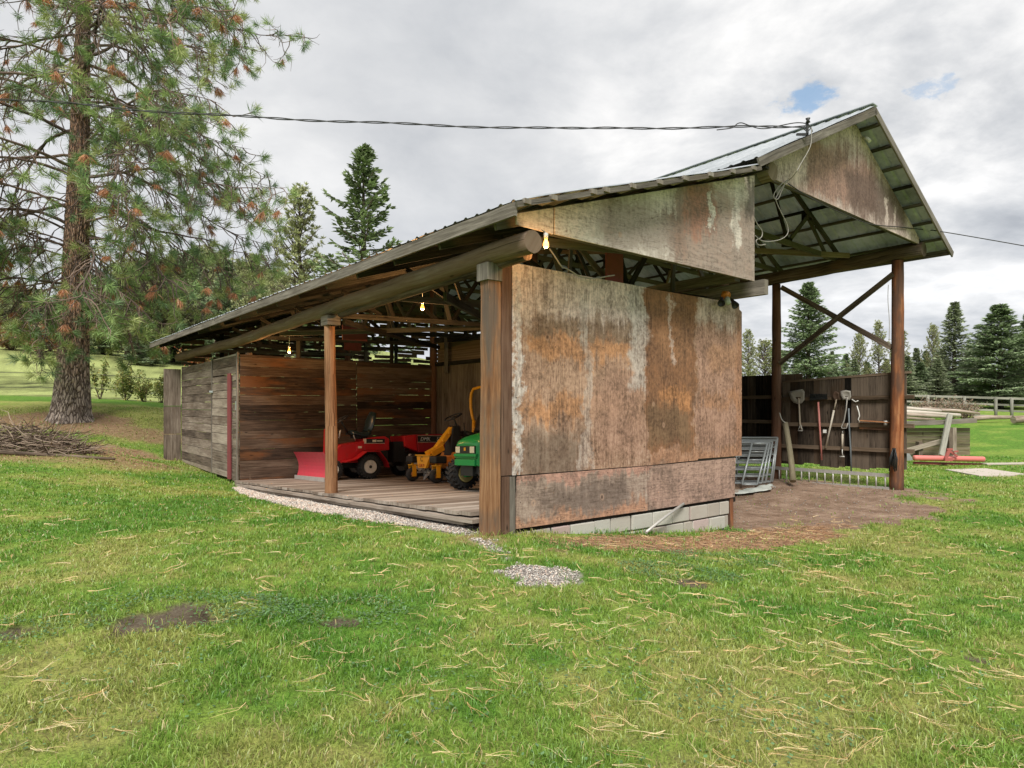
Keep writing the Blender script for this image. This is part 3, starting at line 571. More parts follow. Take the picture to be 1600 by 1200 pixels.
gr, so, ne = masks(X, Y); t_, s_ = ts(X, Y); kp = (gr < .5) & ~((t_ > -.4) & (s_ > -.3)); X, Y = X[kp], Y[kp]
needles('needle_litter', X, Y, (.09, .20), .0010, 'long pale dry pine needles strewn over the lawn', np.array([[.70, .52, .26], [.78, .64, .38], [.58, .36, .16]]), 3)
X = rng.uniform(.2, 6.5, 14000); Y = rng.uniform(6.6, 11.5, 14000); X2 = rng.uniform(-17.5, -8, 9000); Y2 = rng.uniform(14, 24, 9000); X = np.r_[X, X2]; Y = np.r_[Y, Y2]
gr, so, ne = masks(X, Y); t_, s_ = ts(X, Y); kp = (rng.random(len(X)) < ne*.8) & ~((t_ > -.2) & (s_ > -.02) & (t_ < 4.5)); X, Y = X[kp], Y[kp]
needles('needle_duff', X, Y, (.06, .14), .0013, 'brown fallen needles matted in front of the blocks and under the pine', np.array([[.32, .17, .085], [.40, .24, .13], [.48, .33, .19], [.19, .10, .06]]), 2, .02)
# gravel stones
n = 60000; s_ = rng.uniform(.1, 9.2, n)**1.0; t_ = rng.uniform(-1.15, .05, n); b_ = P0+t_[:, None]*D1+s_[:, None]*D2; X, Y = b_[:, 0], b_[:, 1]
X = np.r_[X, rng.uniform(-.5, .9, 9000)]; Y = np.r_[Y, rng.uniform(5.2, 7.0, 9000)]
gr, so, ne = masks(X, Y); t_, s_ = ts(X, Y); kp = rng.random(len(X)) < np.where(s_ < 0, gr**1.6*1.3, gr*.62); kp &= gr > .04; X, Y = X[kp], Y[kp]
n2 = 2600; t2 = rng.uniform(4.5, 10.6, n2); s2 = rng.uniform(-2.2, 4, n2); b2 = P0+t2[:, None]*D1+s2[:, None]*D2; g2, so2, ne2 = masks(b2[:, 0], b2[:, 1]); k2 = rng.random(n2) < so2*.45; X = np.r_[X, b2[k2, 0]]; Y = np.r_[Y, b2[k2, 1]]; nsoil = int(k2.sum())
n = len(X); Z = ground(X, Y); sz_ = rng.uniform(.006, .015, n)*np.clip(np.hypot(X, Y)/8, .85, 1.6); sz_[-nsoil:] *= .7
oct_ = np.array([[1, 0, 0], [0, 1, 0], [-1, 0, 0], [0, -1, 0], [0, 0, .8], [0, 0, -.8]]); a = rng.uniform(0, 6.28, n); ca_, sa_ = np.cos(a), np.sin(a)
V = oct_[None]*(sz_[:, None, None]*rng.uniform(.6, 1.3, (n, 6, 1))); V = np.stack([V[..., 0]*ca_[:, None]-V[..., 1]*sa_[:, None], V[..., 0]*sa_[:, None]+V[..., 1]*ca_[:, None], V[..., 2]*.8], -1)+np.c_[X, Y, Z+sz_*.45+rng.random(n)*.008][:, None]
of = np.array([[0, 1, 4], [1, 2, 4], [2, 3, 4], [3, 0, 4], [1, 0, 5], [2, 1, 5], [3, 2, 5], [0, 3, 5]]); F_ = (of[None]+(np.arange(n)*6)[:, None, None]).reshape(-1, 3)
base_ = np.array([[.62, .60, .55], [.48, .45, .41], [.36, .32, .29], [.66, .58, .5], [.25, .22, .2], [.55, .42, .34]])[rng.integers(0, 6, n)]*(.7+.5*rng.random((n, 1)))
base_[-nsoil:] *= .7
o = npmesh('gravel', V.reshape(-1, 3), F_, M['stone'], cols=np.repeat(base_, 6, 0)); tag(o, 'pale crushed gravel strip along the deck edge and in the lawn', 'gravel', kind='stuff')
# ================================================================ THE SHED
barn = empty('pole_barn', B(0, 0, .08), label='weathered pole barn with a lean-to bay and a tall open gable bay', cat='barn')
def pt(name, mb, m_, label=None, **k):
    o = mb.build(name, m_, None, **k); o.parent = barn; o.matrix_parent_inverse = barn.matrix_world.inverted()
    if label: o['label'] = label
    return o
def sub(name, mb, m_, parent, **k):
    o = mb.build(name, m_, None, **k); o.parent = parent; o.matrix_parent_inverse = parent.matrix_world.inverted(); return o
bpy.context.view_layer.update()
def bb(mb, t0, t1, s0, s1, z0, z1, tone=None, along=None):     # box in barn axes, UV along its longest side
    d3 = (t1-t0, s1-s0, z1-z0); ax = along if along is not None else max(range(3), key=lambda i: d3[i]); pts = []
    lo = (t0, s0, z0); hi = (t1, s1, z1); o = [(ax+1) % 3, (ax+2) % 3]
    for e in (0, 1):
        for (i, j) in ((0, 0), (1, 0), (1, 1), (0, 1)):
            v = [0, 0, 0]; v[ax] = (lo, hi)[e][ax]; v[o[0]] = (lo, hi)[i][o[0]]; v[o[1]] = (lo, hi)[j][o[1]]; pts.append(B(*v))
    mb.hexa(pts, tone=tone)
def quadboard(mb, a, b, c, d_, off, tone=None):       # a-b one end, d-c the other; thickness vector off
    a, b, c, d_ = map(Vector, (a, b, c, d_)); off = Vector(off); mb.hexa([a, b, b+off, a+off, d_, c, c+off, d_+off], tone=tone)
uvt = lambda v: (ts(v.x, v.y)[0], v.z)
# --- front plywood wall (two sheets and a narrow strip), skirt, blocks
def sheet(name, poly, m_, thick=.018, s=0, label=None):
    mb = MB(); n = Vector((-D2[0]*thick, -D2[1]*thick, 0))
    mb.prism([B(t, s, z) for t, z in poly], n, uvf=uvt); return pt(name, mb, m_, label)
sheet('wall_panel', [(.15, .715), (2.425, .70), (2.43, 3.11), (.145, 3.135)], M['front'])
sheet('wall_panel', [(2.445, .70), (3.55, .715), (3.56, .735), (4.66, .73), (4.665, 2.98), (4.6, 3.01), (4.59, 3.10), (2.445, 3.10)], M['front'])
sheet('skirt_panel', [(.20, .10), (2.455, .09), (2.44, .69), (.215, .70)], M['skirt'])
sheet('skirt_panel', [(2.475, .09), (4.47, .10), (4.50, .70), (2.46, .69)], M['skirt'])
mb = MB(); bb(mb, .10, .185, -.02, .03, .03, .70, .3); pt('corner_trim', mb, M['lgrey'], 'short grey board beside the skirt')
mb = MB(); bb(mb, .0, .095, -.03, .05, .0, .705, .45); pt('corner_trim', mb, M['brpost'], 'short split brown board at the foot of the corner')
mb = MB(); bb(mb, -.01, .135, -.018, .02, .72, 3.13, .55); pt('corner_trim', mb, M['brpost'], 'long brown strip between the corner post and the plywood')
mb = MB()
for z in (.06, .7, 1.6, 2.5, 3.04): bb(mb, .1, 4.55, .022, .10, z-.045, z+.045)
for t in (.15, 1.2, 2.44, 3.5, 4.5): bb(mb, t-.02, t+.06, .104, .19, .0, 3.08)
pt('wall_stud_frame', mb, M['frame'])
mb = MB(); bb(mb, -.02, 4.55, .02, .09, .055, .1, .1); pt('sill_board', mb, M['frame'])
mb = MB()          # blocks step down with the ground
for row, (z0, z1) in enumerate([(-.15, .05), (-.36, -.165), (-.57, -.375)]):
    t = .06+(.17 if row % 2 else 0)
    while t < 4.33:
        wd_ = random.choice((.37, .37, .39, .20)) if row else random.choice((.39, .30, .42)); t1 = min(t+wd_, 4.35)
        if t1-t > .08: bb(mb, t+.008, t1-.014, .0+random.uniform(-.02, .015), .19, z0+.004, z1-.004, random.random(), along=0)
        t = t1
mbm = MB(); bb(mbm, .06, 4.34, .025, .18, -.6, .045, .2)
o = pt('block_footing', mb, M['block'], bevel=.008); sub('mortar', mbm, M['mortar'], o)
mb = MB()
for t in (.19, .8, 1.6, 2.39, 2.48, 3.05, 3.6, 4.1, 4.58):
    z = .76
    while z < 3.05:
        if random.random() < .75:
            c = B(t+random.uniform(-.012, .012), -.021, z+random.uniform(-.04, .04)); mb.lathe(c, Vector((-D2[0], -D2[1], 0)), [(-.004, .006), (.002, .006)], 7)
        z += .21
for t in (.26, .9, 1.7, 2.38, 2.52, 3.3, 4.0, 4.42):
    for z in (.14, .4, .65): mb.lathe(B(t+random.uniform(-.03, .03), -.021, z), Vector((-D2[0], -D2[1], 0)), [(-.004, .006), (.002, .006)], 7)
pt('nail_heads', mb, paint('rusty_nail', (.05, .025, .018), .7))
mb = MB(); bb(mb, 4.385, 4.465, .0, .09, -.5, .10, .4); pt('stub_post', mb, M['redpost'])
# --- posts
def post(name, t, s, z0, z1, r_, m_, label=None, cap=None, lean=0, n=14):
    mb = MB(); k = 14; pts = []; rr = []
    for i in range(k+1):
        f = i/k; pts.append(B(t+lean*(f), s, z0+(z1-z0)*f)+Vector((math.sin(f*5+t)*.008, math.cos(f*4+s)*.008, 0))); rr.append(r_*(1.16-.22*f+random.uniform(-.025, .025)))
    mb.tube(pts, rr, n, rough=.07); o = pt(name, mb, m_, label)
    if cap:
        c = MB(); bb(c, t-cap[0], t+cap[0]+lean, s-cap[1], s+cap[1], z1-cap[2]*.3, z1+cap[2]*.7, .8, along=1); sub('cap_block', c, M['lgrey'], o)
    return o
mb = MB(); k = 12; ring = []
for i in range(k+1):                                       # corner post: a squared, flared old timber
    f = i/k; z = -.05+3.05*f; hw = .082*(1.35-.5*f if f < .35 else 1.175-.06*f); ring.append((z, hw, random.uniform(-.006, .006)))
for a, b in zip(ring, ring[1:]):
    for t0 in (0,):
        p = [B(-.105-a[1]+a[2], -.03, a[0]), B(-.03+a[2], -.03, a[0]), B(-.03+a[2], .12, a[0]), B(-.105-a[1]+a[2], .12, a[0])]
        q_ = [B(-.105-b[1]+b[2], -.03, b[0]), B(-.03+b[2], -.03, b[0]), B(-.03+b[2], .12, b[0]), B(-.105-b[1]+b[2], .12, b[0])]
        mb.hexa(p+q_, tone=.62)
# continuous UV along the timber
z0 = 0
for fi in range(len(mb.f)):
    vs = [mb.v[i] for i in mb.f[fi]]
    mb.uv[fi] = [(v.z, ts(v.x, v.y)[0]+ts(v.x, v.y)[1]) for v in vs]
o = pt('post', mb, M['post'], 'squared corner post of peeled wood, orange low down and grey above')
c = MB(); bb(c, -.225, -.022, -.05, .15, 2.90, 3.09, .7, along=2); sub('cap_block', c, M['lgrey'], o)
post('post', -.13, 4.42, -.1, 2.88, .09, M['post'], 'round peeled post standing on the deck edge, orange and grey', cap=(.12, .14, .15), lean=-.02)
post('post', .14, 9.80, -.3, 2.75, .08, M['log'])
for s_, m_ in ((0, M['redpost']), (2.69, M['brpost']), (5.4, M['brpost']), (9.8, M['brpost']), (15.4, M['brpost'])):
    post('post', 10.37, s_, -.45, 4.57 if s_ < 1 else 4.47, .118 if s_ < 1 else .105, m_, 'tall red-brown peeled log post at the open bay mouth' if s_ < 1 else None)
for s_ in (.35, 5.0, 9.75, 15.4): post('post', 4.68 if s_ < 9 else 5.05, s_, -.5, 4.85, .10, M['brpost'])
# --- log beams
def beam(name, pts, r_, m_, label=None, n=18, endm=None):
    mb = MB(); P_ = []
    for (a, b) in zip(pts, pts[1:]):
        for i in range(8): f = i/8; P_.append(B(*[a[j]*(1-f)+b[j]*f for j in range(3)])+Vector((0, 0, math.sin(i*2.1+a[1])*.008)))
    P_.append(B(*pts[-1])); mb.tube(P_, [r_*random.uniform(.97, 1.03) for _ in P_], n, rough=.05); return pt(name, mb, m_, label)
beam('log_beam', [(-.12, -.70, 3.20), (-.12, 4.3, 3.13), (-.12, 9.6, 3.0), (-.14, 15.9, 3.0)], .117, M['log'], 'grey log beam under the low eave, its sawn end showing')
mb = MB()          # split lower half of the beam by the corner
mb.tube([B(-.04, -.5, 3.12), B(-.04, 1.5, 3.08), B(-.05, 4.2, 3.02)], .075, 10); pt('split_log', mb, M['log'])
beam('log_beam', [(4.62, -.56, 5.02), (4.62, 5, 5.0), (4.62, 15.9, 4.95)], .135, M['log'], 'grey log beam carrying the left foot of the gable')
beam('log_beam', [(10.37, -.50, 4.72), (10.37, 2.7, 4.62), (10.37, 15.9, 4.6)], .15, M['log'], 'long grey log beam on the tall posts of the open side')
mb = MB(); mb.bar(B(4.46, -.55, 3.27), B(4.46, 3.2, 3.27), .1, .22, tone=.6); pt('tie_beam', mb, M['lgrey'])
mb = MB(); mb.bar(B(4.1, -.3, 3.42), B(4.1, 1.6, 3.42), .14, .15, tone=.3); pt('tie_beam', mb, M['lgrey'])
# --- roofs
rz = lambda t: 3.50+(t+.4)*.309
def eave_t(s): return -.40-(s+.75)*.0252
RID, RZ = 7.45, 6.66
gzl = lambda t: RZ-(RID-t)*.482
gzr = lambda t: RZ-(t-RID)*.560
def corr(mb, f0, f1, s0, s1, dz, flip=False, pitch=.2, n=7, thick=.004):
    s = s0; cols = []
    while s < s1-1e-6:
        for (o, h_) in ((0, 0), (.03, .018), (.05, .018), (.08, 0)):
            if s+o <= s1: cols.append((s+o, h_))
        s += pitch
    cols.append((s1, 0)); b = len(mb.v); rows = n
    for (s, h_) in cols:
        for j in range(rows):
            f = j/(rows-1); t, z = f0(s, f), f1(s, f); mb.v.append(B(t, s, z+dz+h_+.006*math.sin(j*1.7+s*1.3)+.004*math.sin(s*9+j)))
    for i in range(len(cols)-1):
        for j in range(rows-1):
            q_ = [b+i*rows+j, b+(i+1)*rows+j, b+(i+1)*rows+j+1, b+i*rows+j+1]; mb.face(q_, [(mb.v[k].x, mb.v[k].y) for k in q_], int(cols[i][0]/.8) % 5/5.)
    bt = len(mb.v); nn = len(cols)*rows
    mb.v += [v+Vector((0, 0, -thick)) for v in mb.v[b:b+nn]]
    for i in range(len(cols)-1):
        for j in range(rows-1):
            q_ = [bt+i*rows+j, bt+i*rows+j+1, bt+(i+1)*rows+j+1, bt+(i+1)*rows+j]; mb.face(q_, [(mb.v[k].x, mb.v[k].y) for k in q_], .5)
mb = MB(); corr(mb, lambda s, f: eave_t(s)-.03+f*(3.92-eave_t(s)), lambda s, f: rz(eave_t(s)-.03+f*(3.92-eave_t(s))), -.80, 16.35, .05, n=10)
lowroof = pt('low_roof', mb, M['roof'], 'low corrugated metal roof of the lean-to with a ragged edge')
mb = MB(); corr(mb, lambda s, f: 3.86+f*(RID-3.86), lambda s, f: gzl(3.86+f*(RID-3.86)), -.79, 16.3, .055, n=9)
ro = pt('gable_roof', mb, M['roof'], 'left slope of the tall gable roof in pale corrugated metal')
mb = MB(); corr(mb, lambda s, f: RID+f*(11.0-RID), lambda s, f: gzr(RID+f*(11.0-RID)), -.79, 16.3, .055, n=9)
ro2 = pt('gable_roof', mb, M['groof'], 'right slope of the tall gable roof, greenish seen from below')
mb = MB(); mb.bar(B(RID, -.8, RZ+.078), B(RID, 16.3, RZ+.078), .2, .012); sub('ridge_cap', mb, M['roof'], ro)
# low roof: purlins under the metal (run along s), rafters under them (run along t)
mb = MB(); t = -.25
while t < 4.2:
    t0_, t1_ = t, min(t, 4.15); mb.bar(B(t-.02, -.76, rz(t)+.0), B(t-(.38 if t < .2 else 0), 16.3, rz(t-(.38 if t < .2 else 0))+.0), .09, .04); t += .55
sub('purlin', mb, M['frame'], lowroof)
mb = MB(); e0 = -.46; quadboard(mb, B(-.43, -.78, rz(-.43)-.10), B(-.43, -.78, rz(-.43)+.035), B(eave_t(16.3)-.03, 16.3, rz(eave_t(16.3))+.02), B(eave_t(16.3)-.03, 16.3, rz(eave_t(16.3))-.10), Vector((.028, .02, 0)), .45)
pt('fascia_board', mb, M['lgrey'], 'long pale grey fascia board along the low eave')
# rake of the low roof: doubled boards with cut purlin ends showing
mb = MB(); mb.bar(B(-.42, -.80, rz(-.42)-.0), B(3.9, -.80, rz(3.9)-.0), .025, .055, tone=.1); pt('rake_board', mb, M['lgrey'])
mb = MB()
for t in (-.30, .05, .62, .82, 1.25, 1.72, 2.2, 2.72, 3.2, 3.7): mb.bar(B(t, -.835, rz(t)+.012), B(t, -.6, rz(t)+.012), .085, .05, tone=.9)
sub('purlin', mb, M['lgrey'], lowroof)
rafs = []
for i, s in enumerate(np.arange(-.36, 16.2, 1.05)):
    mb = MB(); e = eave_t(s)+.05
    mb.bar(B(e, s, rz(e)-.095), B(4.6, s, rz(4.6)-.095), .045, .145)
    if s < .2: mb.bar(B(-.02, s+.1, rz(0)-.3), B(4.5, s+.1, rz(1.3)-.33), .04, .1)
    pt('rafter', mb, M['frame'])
for i, s in enumerate(np.arange(.45, 15.5, 2.3)):         # light trusses in the lean-to
    mb = MB(); zb = 3.10
    mb.bar(B(-.05, s, zb), B(4.75, s, zb+.12), .04, .09)
    for (a, b) in ((.35, 1.1), (1.1, 1.35), (1.35, 2.3), (2.3, 2.6), (2.6, 3.6), (3.6, 3.7), (3.7, 4.6)):
        hi = (int(a*10) % 2 == 0)
        z0, z1 = (zb+.04, rz(b)-.18) if hi else (rz(a)-.18, zb+.08)
        mb.bar(B(a, s+.03, z0), B(b, s+.03, z1), .035, .075)
    pt('truss', mb, M['frame'])
mb = MB(); bb(mb, 1.98, 2.3, .28, .31, 2.95, 3.62, .5); pt('red_panel', mb, M['redply'])
mb = MB(); bb(mb, 1.2, 1.75, 7.0, 7.03, 2.9, 3.22, .5); pt('red_panel', mb, M['redply'])
mb = MB(); bb(mb, 3.0, 3.5, 11.0, 11.03, 3.05, 3.45, .5); pt('red_panel', mb, M['redply'])
mb = MB(); mb.bar(B(.4, 1.8, 3.02), B(4.6, 5.6, 3.12), .05, .12, tone=.6); mb.bar(B(.1, 7.6, 3.0), B(4.9, 4.2, 3.2), .05, .1, tone=.8); mb.bar(B(.3, 4.9, 2.98), B(4.9, 9.2, 3.1), .05, .1, tone=.3); pt('diagonal_brace', mb, M['frame'])
# upper plywood panel under the low roof
def upz(t): return rz(t)-.02
sheet('upper_panel', [(-.19, 3.40), (.32, 3.385), (.32, upz(.32)-.03), (-.19, upz(-.19)-.03)], M['upper'], s=-.492)
sheet('upper_panel', [(.335, 3.385), (4.2, 3.33), (4.2, upz(4.2)-.03), (.335, upz(.335)-.03)], M['upper'], s=-.5)
mb = MB(); mb.bar(B(.3, -.47, 3.42), B(4.1, -.47, 3.38), .04, .09); mb.bar(B(4.14, -.47, 3.35), B(4.14, -.47, 4.8), .04, .09, up=(1, 0, 0)); mb.bar(B(.3, -.44, 3.5), B(4.1, -.44, 4.8), .04, .09); pt('panel_frame', mb, M['frame'])
# gable board, barge boards
gb = [(4.66, 4.99), (10.30, 4.83), (10.30, 4.95), (RID+.02, RZ-.08), (4.66, 5.2)]
sheet('gable_panel', gb, M['gable'], s=-.42)
mb = MB(); mb.bar(B(4.75, -.40, 5.0), B(10.3, -.40, 4.86), .04, .08); pt('gable_frame', mb, M['frame'])
mb = MB(); mb.bar(B(3.84, -.80, gzl(3.84)-.025), B(RID+.03, -.80, RZ-.025), .028, .125, tone=.35); pt('barge_board', mb, M['lgrey'], 'left sloping barge board of the gable')
mb = MB(); mb.bar(B(RID-.03, -.80, RZ-.03), B(11.0, -.80, gzr(11.0)-.03), .028, .13, tone=.6); pt('barge_board', mb, M['lgrey'], 'steep right barge board of the gable')
mb = MB(); t = 4.0
while t < 7.4: mb.bar(B(t, -.78, gzl(t)+.0), B(t, 16.2, gzl(t)+.0), .085, .045); t += .52
sub('purlin', mb, M['frame'], ro)
mb = MB(); t = 7.75
while t < 11.0: mb.bar(B(t, -.78, gzr(t)+.0), B(t, 16.2, gzr(t)+.0), .085, .045); t += .47
sub('purlin', mb, M['frame'], ro2)
mb = MB(); mb.bar(B(10.93, -.78, gzr(10.93)-.02), B(10.93, 16.2, gzr(10.93)-.02), .03, .12, tone=.4); pt('fascia_board', mb, M['lgrey'], 'fascia board along the high right eave')
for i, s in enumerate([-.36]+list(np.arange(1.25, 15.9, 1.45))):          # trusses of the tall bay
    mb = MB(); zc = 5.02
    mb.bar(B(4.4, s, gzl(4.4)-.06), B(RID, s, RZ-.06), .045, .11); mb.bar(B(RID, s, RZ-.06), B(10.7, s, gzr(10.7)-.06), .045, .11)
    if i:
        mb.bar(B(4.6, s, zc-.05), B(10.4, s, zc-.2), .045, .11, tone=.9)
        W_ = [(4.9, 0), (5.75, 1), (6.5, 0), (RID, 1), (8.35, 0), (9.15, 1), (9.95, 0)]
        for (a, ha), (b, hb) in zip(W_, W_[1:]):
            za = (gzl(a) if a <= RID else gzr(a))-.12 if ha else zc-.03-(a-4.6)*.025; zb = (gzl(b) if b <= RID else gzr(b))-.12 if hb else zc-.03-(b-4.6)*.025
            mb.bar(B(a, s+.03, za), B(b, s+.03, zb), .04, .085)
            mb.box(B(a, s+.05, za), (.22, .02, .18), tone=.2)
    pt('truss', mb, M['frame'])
mb = MB(); mb.bar(B(4.7, .9, 5.03), B(9.9, 5.6, 4.88), .05, .12, tone=.95); mb.bar(B(4.8, 4.3, 5.0), B(10.2, .9, 4.82), .05, .11, tone=.9); mb.bar(B(4.7, 6.0, 5.06), B(8.3, 2.2, 4.86), .05, .09, tone=.8); pt('diagonal_brace', mb, M['log'])
# --- X brace between the two tall posts
for (a, b, off) in (((1221, 449), (1393, 543), 10.33), ((1218, 568), (1396, 428), 10.28)):
    mb = MB(); p_, q_ = on_t(*a, off), on_t(*b, off); mb.bar(p_, q_, .05, .11, tone=.3); pt('cross_brace', mb, M['log'])
# --- deck
mb = MB(); s = .28; i = 0
while s < 9.7:                        # planks run along t (across the bay)
    wd_ = random.choice((.19, .24, .29)); s1 = min(s+wd_, 9.7); t0 = -.22+random.uniform(-.03, .02); zz = random.uniform(-.004, .004); t = t0
    while t < 5.05:
        t1 = min(t+random.uniform(2.4, 3.6), 5.05)
        pts = []
        for tt in (t+.002, t1-.002):
            for (s_, top) in ((s+.003, 0), (s1-.003, 0), (s1-.003, 1), (s+.003, 1)): pts.append(B(tt, s_, deckz(tt, s_)+zz-(0 if top else .045)))
        mb.hexa(pts); t = t1
    s = s1
dk = pt('deck', mb, M['deck'], 'worn grey plank deck')
mb = MB()
for k, (dz, o) in enumerate(((-.075, .0), (-.125, .03))):
    mb.bar(B(-.20+o, .16+k*.22, deckz(0, .3)+dz), B(-.20+o, 9.6, deckz(0, 9.6)+dz), .16, .046, tone=.6+.2*k)
for t in (.9, 1.9, 2.9, 3.9): mb.bar(B(t, .32, deckz(t, .3)-.12), B(t, 9.6, deckz(t, 9.6)-.12), .14, .1, tone=.2)
sub('joist', mb, M['deck'], dk)
# --- plank walls
def plankwall(name, a, b, z0f, z1f, nrm, m_, wd=(.17, .26), gap=.004, split=(), th=.028, label=None, gapp=0, parent=None, jag=0, miss=0):
    """horizontal boards from plan point a to b (t,s); z0f,z1f give bottom/top at fraction f"""
    mb = MB(); L = math.hypot(b[0]-a[0], b[1]-a[1]); z = min(z0f(0), z0f(1)); top = max(z1f(0), z1f(1)); n = Vector(nrm).normalized()*th
    cuts = [0]+list(split)+[1]
    for c0, c1 in zip(cuts, cuts[1:]):
        z = min(z0f(0), z0f(1))-.02+random.uniform(-.05, 0)
        while z < top-.02:
            h_ = random.uniform(*wd); z1 = z+h_
            if random.random() < miss: z = z1; continue
            e0 = c0+(random.uniform(-jag, jag)/L if 0 < c0 else 0); e1 = c1+(random.uniform(-jag, jag)/L if c1 < 1 else 0)
            e0 += .002; e1 -= .002
            def q_(f, zz): t_, s_ = a[0]+(b[0]-a[0])*f, a[1]+(b[1]-a[1])*f; return B(t_, s_, zz)
            zz0 = [max(z, z0f(e0)), max(z, z0f(e1))]; zz1 = [min(z1-gap-(random.uniform(0, gapp) if random.random() < .5 else 0), z1f(e0)), min(z1-gap-(random.uniform(0, gapp) if random.random() < .5 else 0), z1f(e1))]
            if zz1[0]-zz0[0] > .01 or zz1[1]-zz0[1] > .01:
                zz1 = [max(zz1[i], zz0[i]+.004) for i in (0, 1)]; wob = n*random.uniform(-.15, .15)
                quadboard(mb, q_(e0, zz0[0])+wob, q_(e0, zz1[0])+wob, q_(e1, zz1[1])+wob, q_(e1, zz0[1])+wob, n)
            z = z1
    return pt(name, mb, m_, label) if parent is None else sub(name, mb, m_, parent)
nt = Vector((D1[0], D1[1], 0)); ns = Vector((D2[0], D2[1], 0))
gl_ = lambda a, b: (lambda f: a+(b-a)*f)
# front of the closed store (faces the lawn): fixed part, door, jamb
plankwall('plank_wall', (-.12, 12.0), (-.12, 15.62), gl_(-.22, -.16), gl_(2.68, 2.66), nt, M['grey'], (.17, .25), .011, label='grey horizontal boards beside the plank door')
plankwall('plank_wall', (-.12, 9.74), (-.12, 11.99), gl_(2.27, 2.27), gl_(2.73, 2.70), nt, M['grey'], (.17, .24), .011, label='grey boards over the plank door')
plankwall('plank_wall', (-.12, 9.74), (-.12, 10.2), gl_(-.24, -.24), gl_(2.26, 2.26), nt, M['grey'], (.17, .25), .011, label='narrow grey jamb boards beside the door')
door = plankwall('door', (-.14, 10.22), (-.14, 11.98), gl_(-.2, -.2), gl_(2.24, 2.24), nt, M['grey'], (.18, .27), .012, label='wide weathered plank door with a red edge strip')
mb = MB(); bb(mb, -.175, -.143, 10.20, 10.44, -.22, 2.28, .5); sub('red_edge', mb, M['redtrim'], door)
mb = MB(); mb.box(on_t(331, 612, -.16), (.09, .09, .05)); sub('hinge', mb, M['steel'], door)
mb = MB(); bb(mb, -.15, -.125, 11.96, 12.02, -.2, 2.7, .2); bb(mb, -.15, -.12, 9.72, 9.79, -.25, 2.75, .6); pt('corner_trim', mb, M['lgrey'])
mb = MB(); bb(mb, -.15, -.14, 9.8, 9.87, 1.42, 1.62, .5); sub('latch', mb, M['steel'], door)
# inner wall facing the bay, two runs of boards
plankwall('inner_plank_wall', (-.1, 9.70), (5.1, 9.70), gl_(-.55, -.75), gl_(2.70, 2.63), ns, M['inner'], (.17, .27), .003, split=(.55,), gapp=.004, label='dark brown board wall at the back of the machine bay')
# flap wall at the far end
mb = MB()
for z0, z1 in ((-.2, .66), (.68, 1.5), (1.52, 2.62)): bb(mb, -.60, -.14, 15.60, 15.63, z0, z1, .3+z0*.1, along=2)
pt('end_flap', mb, M['grey'], 'narrow weathered wing wall at the far left end')
# partition between the two bays: vertical sheets, rails and a tan sheet above
mb = MB(); s = .9
while s < 9.66:
    s1 = min(s+random.choice((.6, 1.22, .4)), 9.66); quadboard(mb, B(5.1, s+.003, -.75), B(5.1, s1-.003, -.75), B(5.1, s1-.003, 2.62), B(5.1, s+.003, 2.62), nt*.02); s = s1
part_wall = pt('partition_wall', mb, wood('partition_ply', (.03, .024, .018), (.10, .08, .06), (.22, .18, .14), sx=1.1, sy=20), 'dull vertical sheets between the two bays')
mb = MB(); mb.prism([B(5.14, 7.2, 2.66), B(5.14, 9.66, 2.66), B(5.14, 9.66, 3.3), B(5.14, 7.2, 3.3)], nt*.02, uvf=lambda v: (v.x+v.y, v.z)); mb.prism([B(5.14, 3.0, 2.66), B(5.14, 7.18, 2.66), B(5.14, 7.18, 3.3), B(5.14, 3.0, 3.3)], nt*.02, uvf=lambda v: (v.x+v.y, v.z)); pt('partition_top', mb, M['plyin'])
mb = MB(); mb.bar(B(5.04, 1, 2.66), B(5.04, 9.6, 2.66), .06, .1, tone=.1); mb.bar(B(5.02, 1, 3.02), B(5.02, 9.6, 3.33), .06, .15, tone=.1); mb.bar(B(5.0, 9.0, 2.4), B(5.0, 9.0, 4.9), .1, .1, up=(1, 0, 0)); pt('partition_rail', mb, M['frame'])
# far end wall with gaps that let daylight in, behind both bays; right half up into the gable
plankwall('slatted_end_wall', (-.12, 15.62), (4.62, 15.62), gl_(-.5, -.6), (lambda f: rz(-.12+4.74*f)-.05), ns, M['inner'], (.11, .17), .016, split=(.17, .31, .46, .62, .79), gapp=.06, jag=.2, miss=.07, label='far slatted wall of the low bay with daylight in its gaps')
plankwall('slatted_end_wall', (4.64, 15.64), (10.4, 15.64), gl_(-.8, -.6), (lambda f: 4.95), ns, M['inner'], (.12, .18), .016, split=(.14, .27, .41, .55, .66, .83), gapp=.06, jag=.2, miss=.09, label='far slatted wall of the tall bay with daylight in its gaps')
mb = MB(); mb.prism([B(4.7, 15.66, 4.95), B(10.4, 15.66, 4.8), B(RID, 15.66, RZ-.1)], ns*.02); pt('rear_gable_panel', mb, M['inner'])
mb = MB()
for t in (1.0, 2.1, 3.4, 4.5, 5.8, 7.0, 8.5, 9.4): bb(mb, t-.05, t+.05, 15.5, 15.6, -.6, min(rz(t), 4.8)-.1 if t < 4.6 else 4.8)
pt('wall_stud', mb, M['frame'])
mb = MB()
for t in (1.3, 3.8): mb.bar(B(t, 9.8, 2.5), B(t, 9.8, rz(t)-.1), .09, .09, up=(1, 0, 0))
pt('partition_rail', mb, M['frame'])
